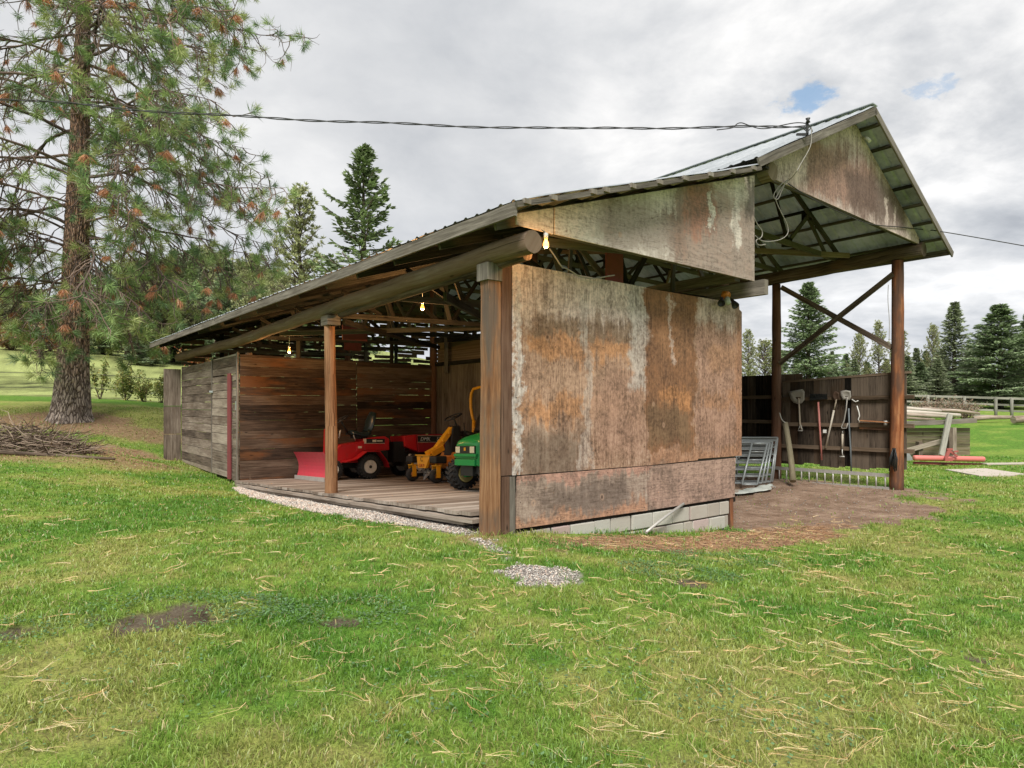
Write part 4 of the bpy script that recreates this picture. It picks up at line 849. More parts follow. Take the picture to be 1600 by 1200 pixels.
# ---------------------------------------------------------------- dark board wall of the open side
fw = empty('board_fence', B(10.5, 2, -.2), label='blackened board wall along the open bay, tools hung on it', cat='fence')
def fpt(name, mb, m_, root, label=None, **k):
    o = mb.build(name, m_, None, **k); o.parent = root; o.matrix_parent_inverse = root.matrix_world.inverted()
    if label: o['label'] = label
    return o
def fsheets(s0, s1, ztop, zbot, tt):
    mb = MB(); s = s0
    while s < s1-.01:
        e = min(s+random.choice((.14, .19, .24, .6)), s1); zb = zbot+random.uniform(-.03, .04)
        quadboard(mb, B(tt, s+.002, zb), B(tt, e-.002, zb+.0), B(tt, e-.002, ztop(e)), B(tt, s+.002, ztop(s)), nt*.025); 
        s = e
    # boards stand: UV along z
    for i, f in enumerate(mb.f): mb.uv[i] = [(mb.v[k].z, ts(mb.v[k].x, mb.v[k].y)[1]+mb.tone[i]*9) for k in f]
    return mb
fpt('board_panel', fsheets(-.12, 2.62, lambda s: 2.19-.045*s, .13, 10.52), M['fencedark'], fw)
fpt('board_panel', fsheets(2.15, 9.6, lambda s: 2.28, .10, 10.57), M['fencedark'], fw)
mb = MB()
for z in (1.70, 1.09, .56): mb.bar(B(10.48, -.28, z), B(10.48, 2.6, z-.02), .06, .085)
for z in (1.73, 1.12, .6): mb.bar(B(10.53, 2.65, z), B(10.53, 9.5, z), .06, .085)
mb.bar(B(10.54, -.2, 2.22), B(10.54, 2.62, 2.10), .06, .05, tone=.9)
fpt('rail', mb, M['railbr'], fw)
mb = MB(); mb.bar(B(10.45, .05, 1.15), B(10.40, .75, 1.19), .14, .02, tone=.9); mb.bar(B(10.49, .05, 1.05), B(10.47, .8, 1.07), .02, .14, tone=.8); fpt('ledge', mb, M['redpost'], fw)
# ================================================================ MACHINES
def frame_at(t, s, yaw=0):
    o = B(t, s, deckz(t, s)); xa = (B(t-1, s, deckz(t-1, s))-o).normalized(); ya = (B(t, s-1, deckz(t, s-1))-o)
    za = xa.cross(ya).normalized(); ya = za.cross(xa).normalized()
    m_ = Matrix(((xa.x, ya.x, za.x, o.x), (xa.y, ya.y, za.y, o.y), (xa.z, ya.z, za.z, o.z), (0, 0, 0, 1))); return m_ @ Matrix.Rotation(yaw, 4, 'Z')
def machine(name, t, s, label, cat, yaw=0):
    r_ = empty(name, (0, 0, 0), label=label, cat=cat); r_.matrix_world = frame_at(t, s, yaw); return r_
def lp(name, mb, m_, root, label=None, bevel=0, fixn=False):
    o = mb.build(name, m_, root, bevel=bevel, fixn=fixn)
    if label: o['label'] = label
    return o
def wheel(root, x, y, r_, w_, rimm, lugs=22, name='wheel', face=1, rimr=.5, chev=True):
    mb = MB(); c = Vector((x, y, r_)); prof = []
    for k in range(15):
        a = math.pi*k/14; prof.append((-math.cos(a)*w_/2, r_*.60+r_*.36*math.sin(a)**.55))
    mb.lathe(c, (0, 1, 0), prof, 32, tone=.4, cap=False)
    for k in range(lugs):
        for sd in (-1, 1):
            a = 2*math.pi*(k+(.5 if sd > 0 else 0))/lugs; M_ = Matrix.Rotation(-a, 3, 'Y') @ Matrix.Rotation(sd*(.5 if chev else 0), 3, 'X')
            p_ = Matrix.Rotation(-a, 3, 'Y') @ Vector((r_*.965, sd*w_*.26, 0)); Mx = Matrix.Rotation(-a, 3, 'Y') @ Matrix.Rotation(sd*.5, 3, 'X')
            mb.box(c+p_, (r_*.075, w_*.46, r_*.10), Mx, .4)
            p2 = Matrix.Rotation(-a, 3, 'Y') @ Vector((r_*.87, sd*w_*.49, 0)); mb.box(c+p2, (r_*.17, w_*.06, r_*.09), Matrix.Rotation(-a, 3, 'Y'), .4)
    o = lp(name, mb, M['rubber'], root)
    rm = MB()
    for f in (1, -1):
        pr = [(f*w_*.47, r_*(rimr+.06)), (f*w_*.50, r_*rimr), (f*w_*.34, r_*(rimr-.06)), (f*w_*.30, r_*.22), (f*w_*.42, r_*.2), (f*w_*.44, .0)]
        rm.lathe(c, (0, 1, 0), pr if f > 0 else pr, 28, tone=.5)
    r2 = rm.build('rim', rimm, None, fixn=True); r2.parent = o
    hb = MB()
    for f in (1, -1):
        hb.lathe(c, (0, 1, 0), [(f*w_*.30, r_*.13), (f*w_*.49, r_*.13), (f*w_*.51, r_*.08), (f*w_*.51, 0)], 16)
        for k in range(5): a = 2*math.pi*k/5; hb.box(c+Vector((math.cos(a)*r_*.27, f*w_*.335, math.sin(a)*r_*.27)), (.018, .02, .018))
    h2 = hb.build('hub', M['black'], None, fixn=True); h2.parent = o
    return o
def swheel(root, c, r_, tilt=.6, m_=None):
    mb = MB(); Mx = Matrix.Rotation(tilt, 3, 'Y'); pts = [Vector(c)+Mx @ Vector((math.cos(a)*r_, math.sin(a)*r_, 0)) for a in [2*math.pi*k/24 for k in range(25)]]
    mb.tube(pts, .014, 8, cap=False)
    for k in range(3): a = 2*math.pi*k/3+.5; mb.tube([Vector(c)+Mx @ Vector((0, 0, -.02)), Vector(c)+Mx @ Vector((math.cos(a)*r_, math.sin(a)*r_, 0))], .011, 6)
    mb.lathe(Vector(c)-Mx @ Vector((0, 0, .03)), Mx @ Vector((0, 0, 1)), [(0, .05), (.035, .05), (.04, 0)], 14)
    mb.tube([Vector(c), Vector(c)+Mx @ Vector((0, 0, -.35))], .02, 8)
    return lp('steering_wheel', mb, m_ or M['black'], root)
def seat(root, c, m_, w_=.46, hb=.5, base=True):
    x, y, z = c; mb = MB(); prof = []
    def slab(path, wds, th):
        b = len(mb.v); n = len(path)
        for i, (px, pz) in enumerate(path):
            a = path[max(i-1, 0)]; e = path[min(i+1, n-1)]; d_ = Vector((e[0]-a[0], 0, e[1]-a[1])).normalized(); nr = Vector((-d_.z, 0, d_.x))
            for j in range(9):
                f = -1+j/4; sc1 = wds[i]*.5; dish = (abs(f)**3)*.05; mb.v.append(Vector((x+px, y+f*sc1, z+pz))+nr*(dish+th/2*(1-abs(f)**4*.6)))
            for j in range(8, -1, -1):
                f = -1+j/4; sc1 = wds[i]*.5*.97; dish = (abs(f)**3)*.05; mb.v.append(Vector((x+px, y+f*sc1, z+pz))+nr*(dish-th/2*(1-abs(f)**4*.6)))
        for i in range(n-1):
            for j in range(18): k2 = (j+1) % 18; mb.face([b+i*18+j, b+i*18+k2, b+(i+1)*18+k2, b+(i+1)*18+j], None, .5, True)
        mb.face(list(range(b, b+18))[::-1], None, .5); mb.face(list(range(b+(n-1)*18, b+n*18)), None, .5)
    slab([(.26, .03), (.2, .05), (.1, .03), (0, .0), (-.12, .0), (-.18, .05)], [w_*.8, w_*.95, w_, w_, w_*.95, w_*.9], .08)
    o = lp('seat', mb, m_, root, fixn=True)
    mb.__init__(); slab([(-.16, .06), (-.21, .15), (-.24, .28), (-.28, .4), (-.33, hb)], [w_*.8, w_*.95, w_*.98, w_*.85, w_*.55], .07)
    lp('backrest', mb, m_, root, fixn=True)
    if base: b2 = MB(); b2.box((x, y, z-.07), (.3, .3, .08)); lp('seat_base', b2, M['black'], root)
def text(body, size, mat_, M4, root, name='lettering', depth=.002, shear=0):
    cu = bpy.data.curves.new(name, 'FONT'); cu.body = body; cu.size = size; cu.extrude = depth; cu.align_x = 'CENTER'; cu.align_y = 'CENTER'; cu.shear = shear; cu.resolution_u = 3
    ob = bpy.data.objects.new(name, cu); me = bpy.data.meshes.new_from_object(ob); bpy.data.objects.remove(ob)
    me.name = name; me.materials.clear(); me.materials.append(mat_); o = bpy.data.objects.new(name, me); COL.objects.link(o); o.parent = root; o.matrix_local = M4; return o
# faces +Y (towards the viewer): text x -> local -X (rightwards in the picture), y -> Z
def Mside(x, y, z): return Matrix(((-1, 0, 0, x), (0, 0, 1, y), (0, 1, 0, z), (0, 0, 0, 1)))
# faces +X (forwards): text x -> local +Y?  seen from the front, right is +Y
def Mfront(x, y, z): return Matrix(((0, 0, 1, x), (1, 0, 0, y), (0, 1, 0, z), (0, 0, 0, 1)))
# ---- red articulated garden tractor with a plough blade
rt = machine('garden_tractor', 2.31, 8.50, 'red garden tractor with a front blade and a dark bucket seat', 'tractor')
for (x, y, r0_) in ((0, .43, .285), (0, -.43, .285), (.88, .40, .235), (.88, -.40, .235)): wheel(rt, x, y, r0_, .22, M['rim'])
mb = MB(); mb.prism([(-.62, .25, .66), (.03, .25, .64), (.06, .25, .94), (-.50, .25, 1.0), (-.62, .25, .94)], (0, -.5, 0)); lp('engine_hood', mb, M['red'], rt, bevel=.02)
mb = MB(); mb.prism([(.04, .27, .42), (.42, .27, .38), (.72, .27, .44), (.72, .27, .70), (.62, .27, .80), (.04, .27, .88)], (0, -.54, 0)); mb.box((.45, .30, .40), (.95, .10, .035)); mb.box((.16, .278, .72), (.16, .02, .14)); lp('side_panel', mb, M['red'], rt, bevel=.015)
mb = MB(); mb.prism([(.66, .17, .45), (.88, .17, .45), (.86, .17, 1.16), (.74, .17, 1.24), (.66, .17, 1.1)], (0, -.34, 0)); lp('console', mb, M['red'], rt, bevel=.02)
mb = MB(); mb.tube([(.63, .19, .95), (.6, .2, 1.14)], .018, 8); mb.tube([(.25, .24, .9), (.3, .26, 1.0)], .012, 6); mb.lathe((.3, .26, 1.0), (0, 0, 1), [(0, 0), (.01, .02), (.03, .0)], 8); lp('lever', mb, M['alu'], rt)
swheel(rt, (.52, 0, 1.38), .19, .55)
seat(rt, (.06, 0, 1.06), M['seat'], .5, .52)
for y in (.30,):
    mb = MB(); path = [(-.46, .26), (-.42, .38), (-.22, .63), (.10, .63), (.34, .46), (.62, .40)]
    for a, b in zip(path, path[1:]): mb.hexa([(a[0], y, a[1]), (a[0], y+.27, a[1]), (a[0], y+.27, a[1]+.018), (a[0], y, a[1]+.018), (b[0], y, b[1]), (b[0], y+.27, b[1]), (b[0], y+.27, b[1]+.018), (b[0], y, b[1]+.018)])
    lp('fender', mb, M['red'], rt); mb2 = MB()
    for a, b in zip(path, path[1:]): mb2.hexa([(a[0], -y, a[1]), (a[0], -y-.27, a[1]), (a[0], -y-.27, a[1]+.018), (a[0], -y, a[1]+.018), (b[0], -y, b[1]), (b[0], -y-.27, b[1]), (b[0], -y-.27, b[1]+.018), (b[0], -y, b[1]+.018)])
    lp('fender', mb2, M['red'], rt, fixn=True)
mb = MB(); mb.box((-.28, 0, .46), (.62, .44, .36))
for k in range(4):
    for j in range(7): mb.box((-.5+k*.13, .232, .36+j*.036), (.10, .02, .014))
mb.box((.5, 0, .33), (.9, .3, .14)); mb.tube([(-.6, .2, .35), (-.75, .2, .3)], .04, 10); mb.tube([(0, -.4, .285), (0, .4, .285)], .03, 8); mb.tube([(.88, -.4, .235), (.88, .4, .235)], .03, 8)
lp('engine', mb, M['black'], rt)
mb = MB(); mb.box((-.24, .254, .885), (.5, .008, .10)); lp('decal', mb, M['black'], rt)
mb = MB(); mb.box((-.22, .258, .885), (.10, .008, .055)); mb.box((-.36, .258, .885), (.14, .008, .03)); mb.box((-.24, .256, .828), (.5, .008, .008)); mb.box((.02, .256, .88), (.07, .01, .11)); mb.box((.16, .29, .74), (.09, .01, .05)); lp('decal', mb, M['cream'], rt, 'small pale stickers on the red hood')
mb = MB(); n = 9; b = 0                              # curved blade
for i in range(n):
    f = i/(n-1); z = .02+.62*f; x = 1.27-.13*math.sin(math.pi*(.08+.84*f))+.06*f
    for (yy, dx) in ((-.92, 0), (.95, 0), (.95, -.012), (-.92, -.012)): mb.v.append(Vector((x+dx, yy*(1+.02*f), z)))
for i in range(n-1):
    for k in range(4): k2 = (k+1) % 4; mb.face([i*4+k, i*4+k2, (i+1)*4+k2, (i+1)*4+k], None, .5, False)
mb.face([0, 1, 2, 3]); mb.face([(n-1)*4+k for k in (3, 2, 1, 0)])
bl = lp('plough_blade', mb, M['blade'], rt, 'wide curved plough blade in pinkish red', fixn=True)
mb = MB(); mb.box((1.262, .015, .05), (.02, 1.86, .09)); e_ = mb.build('cutting_edge', M['alu'], None); e_.parent = bl
mb = MB()
for y in (.9, .3, -.3, -.85): mb.box((1.13, y, .3), (.05, .02, .5))
mb.box((1.13, 0, .6), (.06, 1.8, .04)); e_ = mb.build('blade_rib', M['dullred'], None); e_.parent = bl
mb = MB(); mb.box((.93, .2, .3), (.35, .05, .08)); mb.box((.93, -.2, .3), (.35, .05, .08)); mb.box((1.05, 0, .45), (.08, .5, .25)); mb.tube([(.85, .25, .55), (1.08, .55, .66)], .02, 8); lp('blade_mount', mb, M['dullred'], rt)
# ---- second red machine in the back corner
r2 = machine('utility_tractor', 3.98, 8.62, 'red machine in the back corner with a white-lettered black stripe', 'tractor')
mb = MB(); mb.prism([(-.92, .42, .64), (.28, .42, .60), (.34, .42, 1.04), (-.92, .42, 1.07)], (0, -.8, 0)); ho = lp('hopper', mb, M['dullred'], r2, bevel=.012)
mb = MB(); mb.prism([(.30, .40, .62), (.62, .36, .74), (.66, .36, 1.0), (.36, .42, 1.04)], (0, -.74, 0)); lp('hopper_nose', mb, M['red'], r2, bevel=.01)
mb = MB(); mb.box((-.29, .425, .93), (1.2, .006, .15)); st = lp('stripe', mb, M['black'], r2)
mb = MB(); mb.box((-.29, .43, 1.01), (1.2, .006, .008)); mb.box((-.29, .43, .85), (1.2, .006, .008)); e_ = mb.build('pinstripe', M['cream'], None); e_.parent = st
text('DMK', .13, M['white'], Mside(.10, .434, .925), r2, shear=.25); text('STE', .13, M['white'], Mside(-.33, .434, .93), r2, shear=.1)
mb = MB(); mb.box((-.1, 0, .42), (1.5, .5, .3)); mb.box((.75, .1, .62), (.3, .4, .5)); mb.tube([(.35, -.4, .28), (.35, .4, .28)], .03, 8); mb.tube([(-.6, -.4, .28), (-.6, .4, .28)], .03, 8)
for k in range(3):
    for j in range(6): mb.box((.55+k*.16, .31, .42+j*.05), (.11, .02, .02))
lp('engine', mb, M['black'], r2)
mb = MB(); mb.lathe((.47, .32, .52), (0, 1, 0), [(0, .0), (0, .05), (.04, .045), (.05, 0)], 12); mb.tube([(.3, .35, .3), (.55, .37, .33)], .02, 6); lp('filter_can', mb, M['alu'], r2)
mb = MB(); mb.box((-.98, .1, .95), (.1, .3, .65)); lp('rear_tower', mb, M['dullred'], r2, bevel=.01)
for (x, y) in ((.35, .42), (-.6, .42), (.35, -.42), (-.6, -.42)): wheel(r2, x, y, .28, .2, M['rim'])
# ---- yellow machine with roll bar and a cultivator on front
ym = machine('ride_on_mower', 2.52, 5.95, 'yellow and orange ride-on machine with a raised front arm and hoop roll bar', 'mower')
for y in (-.5, .5):
    c = Vector((0, y, .15)); mb = MB(); prof = [(-math.cos(math.pi*k/12)*.07, .085+.065*math.sin(math.pi*k/12)**.6) for k in range(13)]; mb.lathe(c, (0, 1, 0), prof, 24); cw = lp('caster_wheel', mb, M['rubber'], ym)
    mb = MB(); mb.lathe(c, (0, 1, 0), [(-.07, 0), (-.07, .075), (-.03, .085), (.03, .085), (.07, .075), (.07, 0)], 18); e_ = mb.build('rim', M['orange'], None, fixn=True); e_.parent = cw
    mb = MB(); mb.box((0, y+.085, .23), (.09, .014, .24)); mb.box((0, y-.085, .23), (.09, .014, .24)); mb.box((0, y, .355), (.12, .19, .02)); mb.tube([(0, y, .35), (0, y, .5)], .03, 10); lp('caster_fork', mb, M['yellow'], ym)
    mb = MB(); mb.box((-.04, y*1.0, .475), (.28, .27, .15)); lp('foot_pad', mb, M['black'], ym, bevel=.03)
mb = MB(); mb.prism([(.06, -.16, .30), (.06, .16, .30), (.02, .28, .56), (.02, -.28, .56)], (-.06, 0, 0)); mb.box((-.02, 0, .565), (.14, .6, .02)); fp = lp('front_plate', mb, M['yellow'], ym, 'yellow front plate with a C emblem')
text('C', .15, M['black'], Mfront(.062, 0, .48), fp, 'emblem'); text('CULTI', .085, M['dullred'], Mfront(.066, 0, .35), fp, 'lettering')
mb = MB(); mb.bar((-.05, .03, .60), (-.30, .03, .72), .16, .07); mb.bar((-.27, .03, .69), (-.66, .03, 1.13), .15, .10); mb.bar((-.1, .16, .58), (-.42, .1, .72), .03, .12); mb.lathe((-.4, -.08, .86), (0, 1, 0), [(0, 0), (0, .03), (.22, .03), (.22, 0)], 12); mb.lathe((-.55, -.08, 1.02), (0, 1, 0), [(0, 0), (0, .025), (.22, .025), (.22, 0)], 12); lp('lift_arm', mb, M['yellow'], ym, bevel=.008)
mb = MB()
for k in range(6):
    y = -.3+k*.12
    for j in range(4): a = j*math.pi/2+k*.4; mb.bar((-.18, y, .2), (-.18+math.cos(a)*.17, y, .2+math.sin(a)*.17), .03, .02, up=(0, 1, 0))
mb.tube([(-.18, -.36, .2), (-.18, .36, .2)], .025, 8); lp('tine_rotor', mb, M['alu'], ym)
mb = MB(); mb.prism([(-.12, .42, .30), (-.85, .42, .24), (-.95, .42, .52), (-.8, .42, .60), (-.25, .42, .42)], (0, -.84, 0)); lp('mower_deck', mb, M['orange'], ym, bevel=.02)
mb = MB(); mb.prism([(-.55, .3, .50), (-1.75, .3, .45), (-1.75, .3, .9), (-1.2, .3, .95), (-1.1, .3, .62), (-.6, .3, .62)], (0, -.6, 0)); lp('body', mb, M['orange'], ym, bevel=.02)
mb = MB(); mb.prism([(-.56, .14, .55), (-.85, .14, .55), (-.8, .14, 1.2), (-.62, .14, 1.15)], (0, -.28, 0)); lp('console', mb, M['black'], ym, bevel=.02)
swheel(ym, (-.72, 0, 1.38), .2, .45)
mb = MB(); mb.tube([(-.9, .2, .9), (-.85, .22, 1.25)], .014, 6); mb.tube([(-.75, -.2, 1.2), (-1.0, -.3, 1.1)], .012, 6); lp('lever', mb, M['black'], ym)
seat(ym, (-1.2, 0, 1.0), M['black'], .5, .5)
for (x, y, r_) in ((-.5, .42, .22), (-.5, -.42, .22), (-1.5, .46, .3), (-1.5, -.46, .3)): wheel(ym, x, y, r_, .2, M['orange'])
mb = MB(); pts = [(-1.42, -.24, 1.30), (-1.42, -.30, 1.42), (-1.42, -.36, 1.62), (-1.42, -.36, 1.82), (-1.42, -.33, 1.95), (-1.42, -.24, 2.04), (-1.42, 0, 2.06), (-1.42, .24, 2.04), (-1.42, .33, 1.95), (-1.42, .36, 1.82), (-1.42, .36, 1.62), (-1.42, .30, 1.4), (-1.42, .26, .9)]
mb.tube(pts, .034, 10); mb.tube([(-1.42, -.24, 1.32), (-1.42, -.26, .9)], .04, 8); lp('roll_bar', mb, M['yellow'], ym)
# ---- green tractor nosing out from behind the corner post
gt = machine('green_tractor', 1.86, 3.05, 'green garden tractor with knobbly tyres and square headlamps', 'tractor')
for (x, y, r_, w_) in ((0, .50, .285, .24), (0, -.50, .285, .24), (-1.3, .52, .36, .3), (-1.3, -.52, .36, .3)): wheel(gt, x, y, r_, w_, M['yrim'], 20)
mb = MB(); NS = 9; secs = [(.26, .30, .44, .74, .80), (.22, .345, .42, .80, .86), (.10, .36, .42, .86, .92), (-.15, .36, .43, .92, .985), (-.45, .355, .45, .97, 1.04), (-.75, .35, .46, 1.0, 1.08)]
for (x, hw, z0, z1, z2) in secs: mb.v += [Vector(p_) for p_ in ((x, -hw, z0), (x, -hw, z1), (x, -hw*.82, z2-.02), (x, -hw*.35, z2), (x, hw*.35, z2), (x, hw*.82, z2-.02), (x, hw, z1), (x, hw, z0))]
for i in range(len(secs)-1):
    for k in range(8): k2 = (k+1) % 8; mb.face([i*8+k, i*8+k2, (i+1)*8+k2, (i+1)*8+k], None, .5, k != 7)
mb.face(list(range(8))); mb.face([(len(secs)-1)*8+k for k in range(8)][::-1])
hd = lp('hood', mb, M['green'], gt, fixn=True, bevel=.012)
mb = MB(); mb.box((.262, 0, .555), (.05, .64, .012)); mb.box((.25, 0, .48), (.09, .60, .10)); mb.box((.268, 0, .60), (.05, .66, .05)); lp('bumper', mb, M['green'], gt, bevel=.01)
mb = MB(); mb.box((.272, 0, .69), (.02, .58, .125)); gr_ = lp('grille', mb, M['black'], gt)
for y in (-.215, .215): mb = MB(); mb.box((.284, y, .69), (.012, .13, .105)); lp('headlight', mb, M['cream'], gt, bevel=.006)
mb = MB(); mb.box((.285, 0, .70), (.006, .05, .05)); mb.bar((.287, -.012, .70), (.287, .02, .725), .006, .012); e_ = mb.build('emblem', M['yellow'], None); e_.parent = gr_
mb = MB(); mb.tube([(0, -.4, .285), (0, .4, .285)], .04, 10); mb.box((0, -.36, .3), (.1, .08, .16)); mb.box((0, .36, .3), (.1, .08, .16)); mb.tube([(.08, -.4, .33), (.08, 0, .3)], .015, 6); lp('front_axle', mb, M['green'], gt)
mb = MB(); mb.box((-.6, 0, .36), (1.7, .36, .2)); mb.box((.12, .1, .36), (.16, .4, .12)); mb.box((.15, -.05, .4), (.1, .12, .06)); lp('chassis', mb, M['black'], gt)
mb = MB(); mb.prism([(-.78, .26, .5), (-.98, .26, .5), (-.95, .26, 1.2), (-.8, .26, 1.1)], (0, -.52, 0)); mb.box((-1.0, 0, .48), (.7, .8, .05)); lp('console', mb, M['green'], gt, bevel=.02)
swheel(gt, (-1.0, 0, 1.28), .18, .6); seat(gt, (-1.42, 0, .98), M['yellow'], .5, .42)
for y in (-.5, .5): mb = MB(); mb.box((-1.32, y, .8), (.75, .3, .05)); mb.box((-.98, y, .66), (.04, .3, .28)); lp('fender', mb, M['green'], gt, bevel=.015)
# ================================================================ LAMPS
def emis(name, col, st):
    m_ = bpy.data.materials.new(name); m_.use_nodes = True; n = NT(m_.node_tree); bs = m_.node_tree.nodes['Principled BSDF']
    bs.inputs['Emission Color'].default_value = (*col, 1); bs.inputs['Emission Strength'].default_value = st; bs.inputs['Base Color'].default_value = (.9, .7, .4, 1); return m_
M['bulb'] = emis('lit_bulb', (1, .38, .05), 1.7)
def bulb(p_, ztop, label, watt=7, side=None):
    r_ = empty('light_bulb', p_, label=label, cat='light bulb', group='lit bulbs in the low bay')
    mb = MB(); pr = [(-.055, 0), (-.052, .015), (-.04, .027), (-.02, .032), (0, .030), (.02, .022), (.04, .015), (.05, .014)]; mb.lathe((0, 0, 0), (0, 0, 1), pr, 16); g_ = mb.build('glass', M['bulb'], r_)
    mb = MB(); mb.lathe((0, 0, .05), (0, 0, 1), [(0, .016), (.0, .024), (.05, .026), (.06, .012), (.06, 0)], 12)
    if side: mb.tube([(0, 0, .1)]+[Vector(x) for x in side], .006, 6)
    else: mb.tube([(0, 0, .1), (0, 0, ztop-p_[2])], .006, 6)
    mb.build('socket', M['white'], r_)
    ld = bpy.data.lights.new('bulb_glow', 'POINT'); ld.energy = watt; ld.color = (1, .50, .18); ld.shadow_soft_size = .05; l = bpy.data.objects.new('bulb_glow', ld); COL.objects.link(l); l.parent = r_; l.location = (0, 0, -.075); return r_
pb = on_s(853, 380, -.66); bulb(pb, 0, 'lit bare bulb beside the sawn end of the corner log beam', 6, side=[(-.01, .04, .13), (-.04, .10, .17)])
bulb(at(660, 480, 10.6), at(660, 480, 10.6).z+.42, 'lit bare bulb under the roof, nearer of the two inside the bay', 60)
bulb(at(452, 548, 13.9), at(452, 548, 13.9).z+.4, 'lit bare bulb above the dark board wall at the back', 40)
def wire(name, pts, r_, m_, label, cat='cable', smooth_=3, group=None):
    P_ = [Vector(p_) for p_ in pts]
    for _ in range(smooth_):
        Q = [P_[0]]
        for a, b in zip(P_, P_[1:]): Q += [a*.75+b*.25, a*.25+b*.75]
        Q.append(P_[-1]); P_ = Q
    mb = MB(); mb.tube(P_, r_, 6); o = mb.build(name, m_); return tag(o, label, cat, group)
wire('lamp_flex', [on_s(u, v, -.10+(.35-.25 if u > 862 else 0)*0-(.2 if u < 880 else .02)) for u, v in ((858, 388), (868, 402), (877, 417), (884, 419), (893, 424), (905, 432), (925, 436), (942, 433), (952, 431), (960, 430))], .009, M['wcable'], 'pale flex drooping from the corner bulb along the plywood top')
for i, (c) in enumerate([(879, 418)]): pass
# twin security lamp on the plywood corner
fl = empty('security_lamp', on_s(1135, 468, -.03), label='twin-headed security lamp on the upper corner of the plywood', cat='lamp')
def wl(pt_): return Vector(pt_)-fl.location
c0 = on_s(1135, 461, -.05)
mb = MB(); mb.lathe(wl(c0), ns*-1+Vector((0, 0, -.2)), [(-.05, .0), (-.05, .062), (.02, .06), (.045, .045), (.05, 0)], 16); mb.build('base', M['orange'], fl, fixn=True)
for a, b in (((1128, 466), (1126, 484)), ((1143, 468), (1152, 482))):
    mb = MB(); p_, q_ = wl(on_s(*a, -.10)), wl(on_s(*b, -.24)); d_ = q_-p_; mb.lathe(p_, d_, [(0, 0), (0, .022), (.05, .028), (.08, .038), (.15, .055), (.16, .055), (.15, .05), (.12, .0)], 18); mb.build('lamp_head', M['black'], fl, fixn=True)
mb = MB(); p_, q_ = wl(on_s(1136, 466, -.09)), wl(on_s(1137, 482, -.16)); mb.lathe(p_, q_-p_, [(0, 0), (0, .04), (.06, .05), (.11, .045), (.13, 0)], 16); mb.build('sensor', paint('greenish_white_plastic', (.38, .42, .30), .35), fl, fixn=True)
# ================================================================ CABLES
cz = lambda u, v, Y: at(u, v, Y)
sup = [(-420, 120, 11.0), (-120, 144, 10.8), (0, 155, 10.7), (60, 158, 10.6), (130, 164, 10.6), (220, 172, 10.5), (330, 180, 10.4), (440, 185, 10.3), (560, 191, 10.2), (680, 196, 10.15), (800, 199, 10.1), (905, 202, 10.05), (960, 199, 10.0), (1060, 200, 10.0), (1145, 199, 9.95), (1185, 198, 9.95), (1225, 199, 9.93), (1258, 197, 9.92)]
mb = MB(); P_ = [cz(*p_) for p_ in sup]; Q = P_
for _ in range(3):
    N_ = [Q[0]]
    for a, b in zip(Q, Q[1:]): N_ += [a*.75+b*.25, a*.25+b*.75]
    Q = N_+[Q[-1]]
dense = []
for a, b in zip(Q, Q[1:]):
    k = max(1, int((b-a).length/.06)); dense += [a.lerp(b, i/k) for i in range(k)]
for ph in (0, math.pi):
    L = 0; pts = []
    for i, p_ in enumerate(dense):
        L += (dense[i]-dense[i-1]).length if i else 0; pts.append(p_+Vector((0, math.cos(L*6+ph), math.sin(L*6+ph)))*.012+Vector((0, 0, .012*math.sin(L*2.3))))
    mb.tube(pts, .0085, 6)
tag(mb.build('service_cable', M['cable']), 'twisted black overhead cable running in from the left to the gable roof', 'cable')
wire('loose_cable', [at(u, v, 9.9) for u, v in ((1120, 203), (1147, 200), (1150, 194), (1158, 191), (1170, 196), (1185, 201), (1200, 201), (1220, 196), (1245, 191), (1262, 193), (1268, 199), (1262, 206), (1256, 202), (1258, 194), (1266, 196), (1270, 207))], .008, M['cable'], 'loose looped black cable end knotted at the gable roof edge')
mb = MB(); bp = on_s(1253, 210, -.83); mb.box(bp, (.16, .03, .03)); mb.box(bp+Vector((.08, 0, .08)), (.03, .03, .2)); mb.lathe(bp+Vector((.08, -.02, .17)), (0, 0, 1), [(0, 0), (0, .035), (.03, .02), (.06, .035), (.07, 0)], 12); tag(mb.build('cable_anchor', M['black']), 'small dark bracket and insulator holding the cable on the roof edge', 'bracket')
wire('drop_cable', [on_s(u, v, -.86 if v < 275 else -.50) for u, v in ((1268, 200), (1268, 225), (1262, 238), (1250, 258), (1243, 271), (1236, 279), (1226, 287), (1214, 305), (1211, 312), (1222, 335), (1231, 352), (1232, 366), (1220, 375), (1200, 378), (1188, 376), (1180, 368))], .0065, M['wcable'], 'long pale cable hanging from the roof edge past the gable')
wire('hanging_wire', [on_s(u, v, -.5) for u, v in ((1231, 281), (1222, 286), (1210, 300), (1208, 310), (1216, 313), (1222, 296), (1228, 284))], .008, M['wcable'], 'small pale wire loop under the left foot of the gable')
wire('hanging_wire', [on_s(u, v, -.45) for u, v in ((1178, 340), (1184, 352), (1192, 362), (1190, 372), (1180, 375), (1184, 384), (1196, 382))], .008, M['wcable'], 'pale wire tangle by the right edge of the upper panel')
wire('gable_cable', [on_s(u, v, -.46) for u, v in ((1232, 287), (1260, 306), (1290, 322), (1320, 335), (1350, 348), (1365, 351), (1380, 353), (1400, 354), (1425, 357))]+[on_s(1447, 359, -.5), on_s(1468, 361, -.84), at(1600, 384, 12.5), at(1800, 420, 12)], .009, M['cable'], 'thin cable along the gable foot and away to the right')
wire('ground_wire', [at(u, v, 13.35) for u, v in ((1388, 445), (1387, 470), (1390, 500), (1389, 540))], .006, M['wcable'], 'thin pink wire down the tall front post')
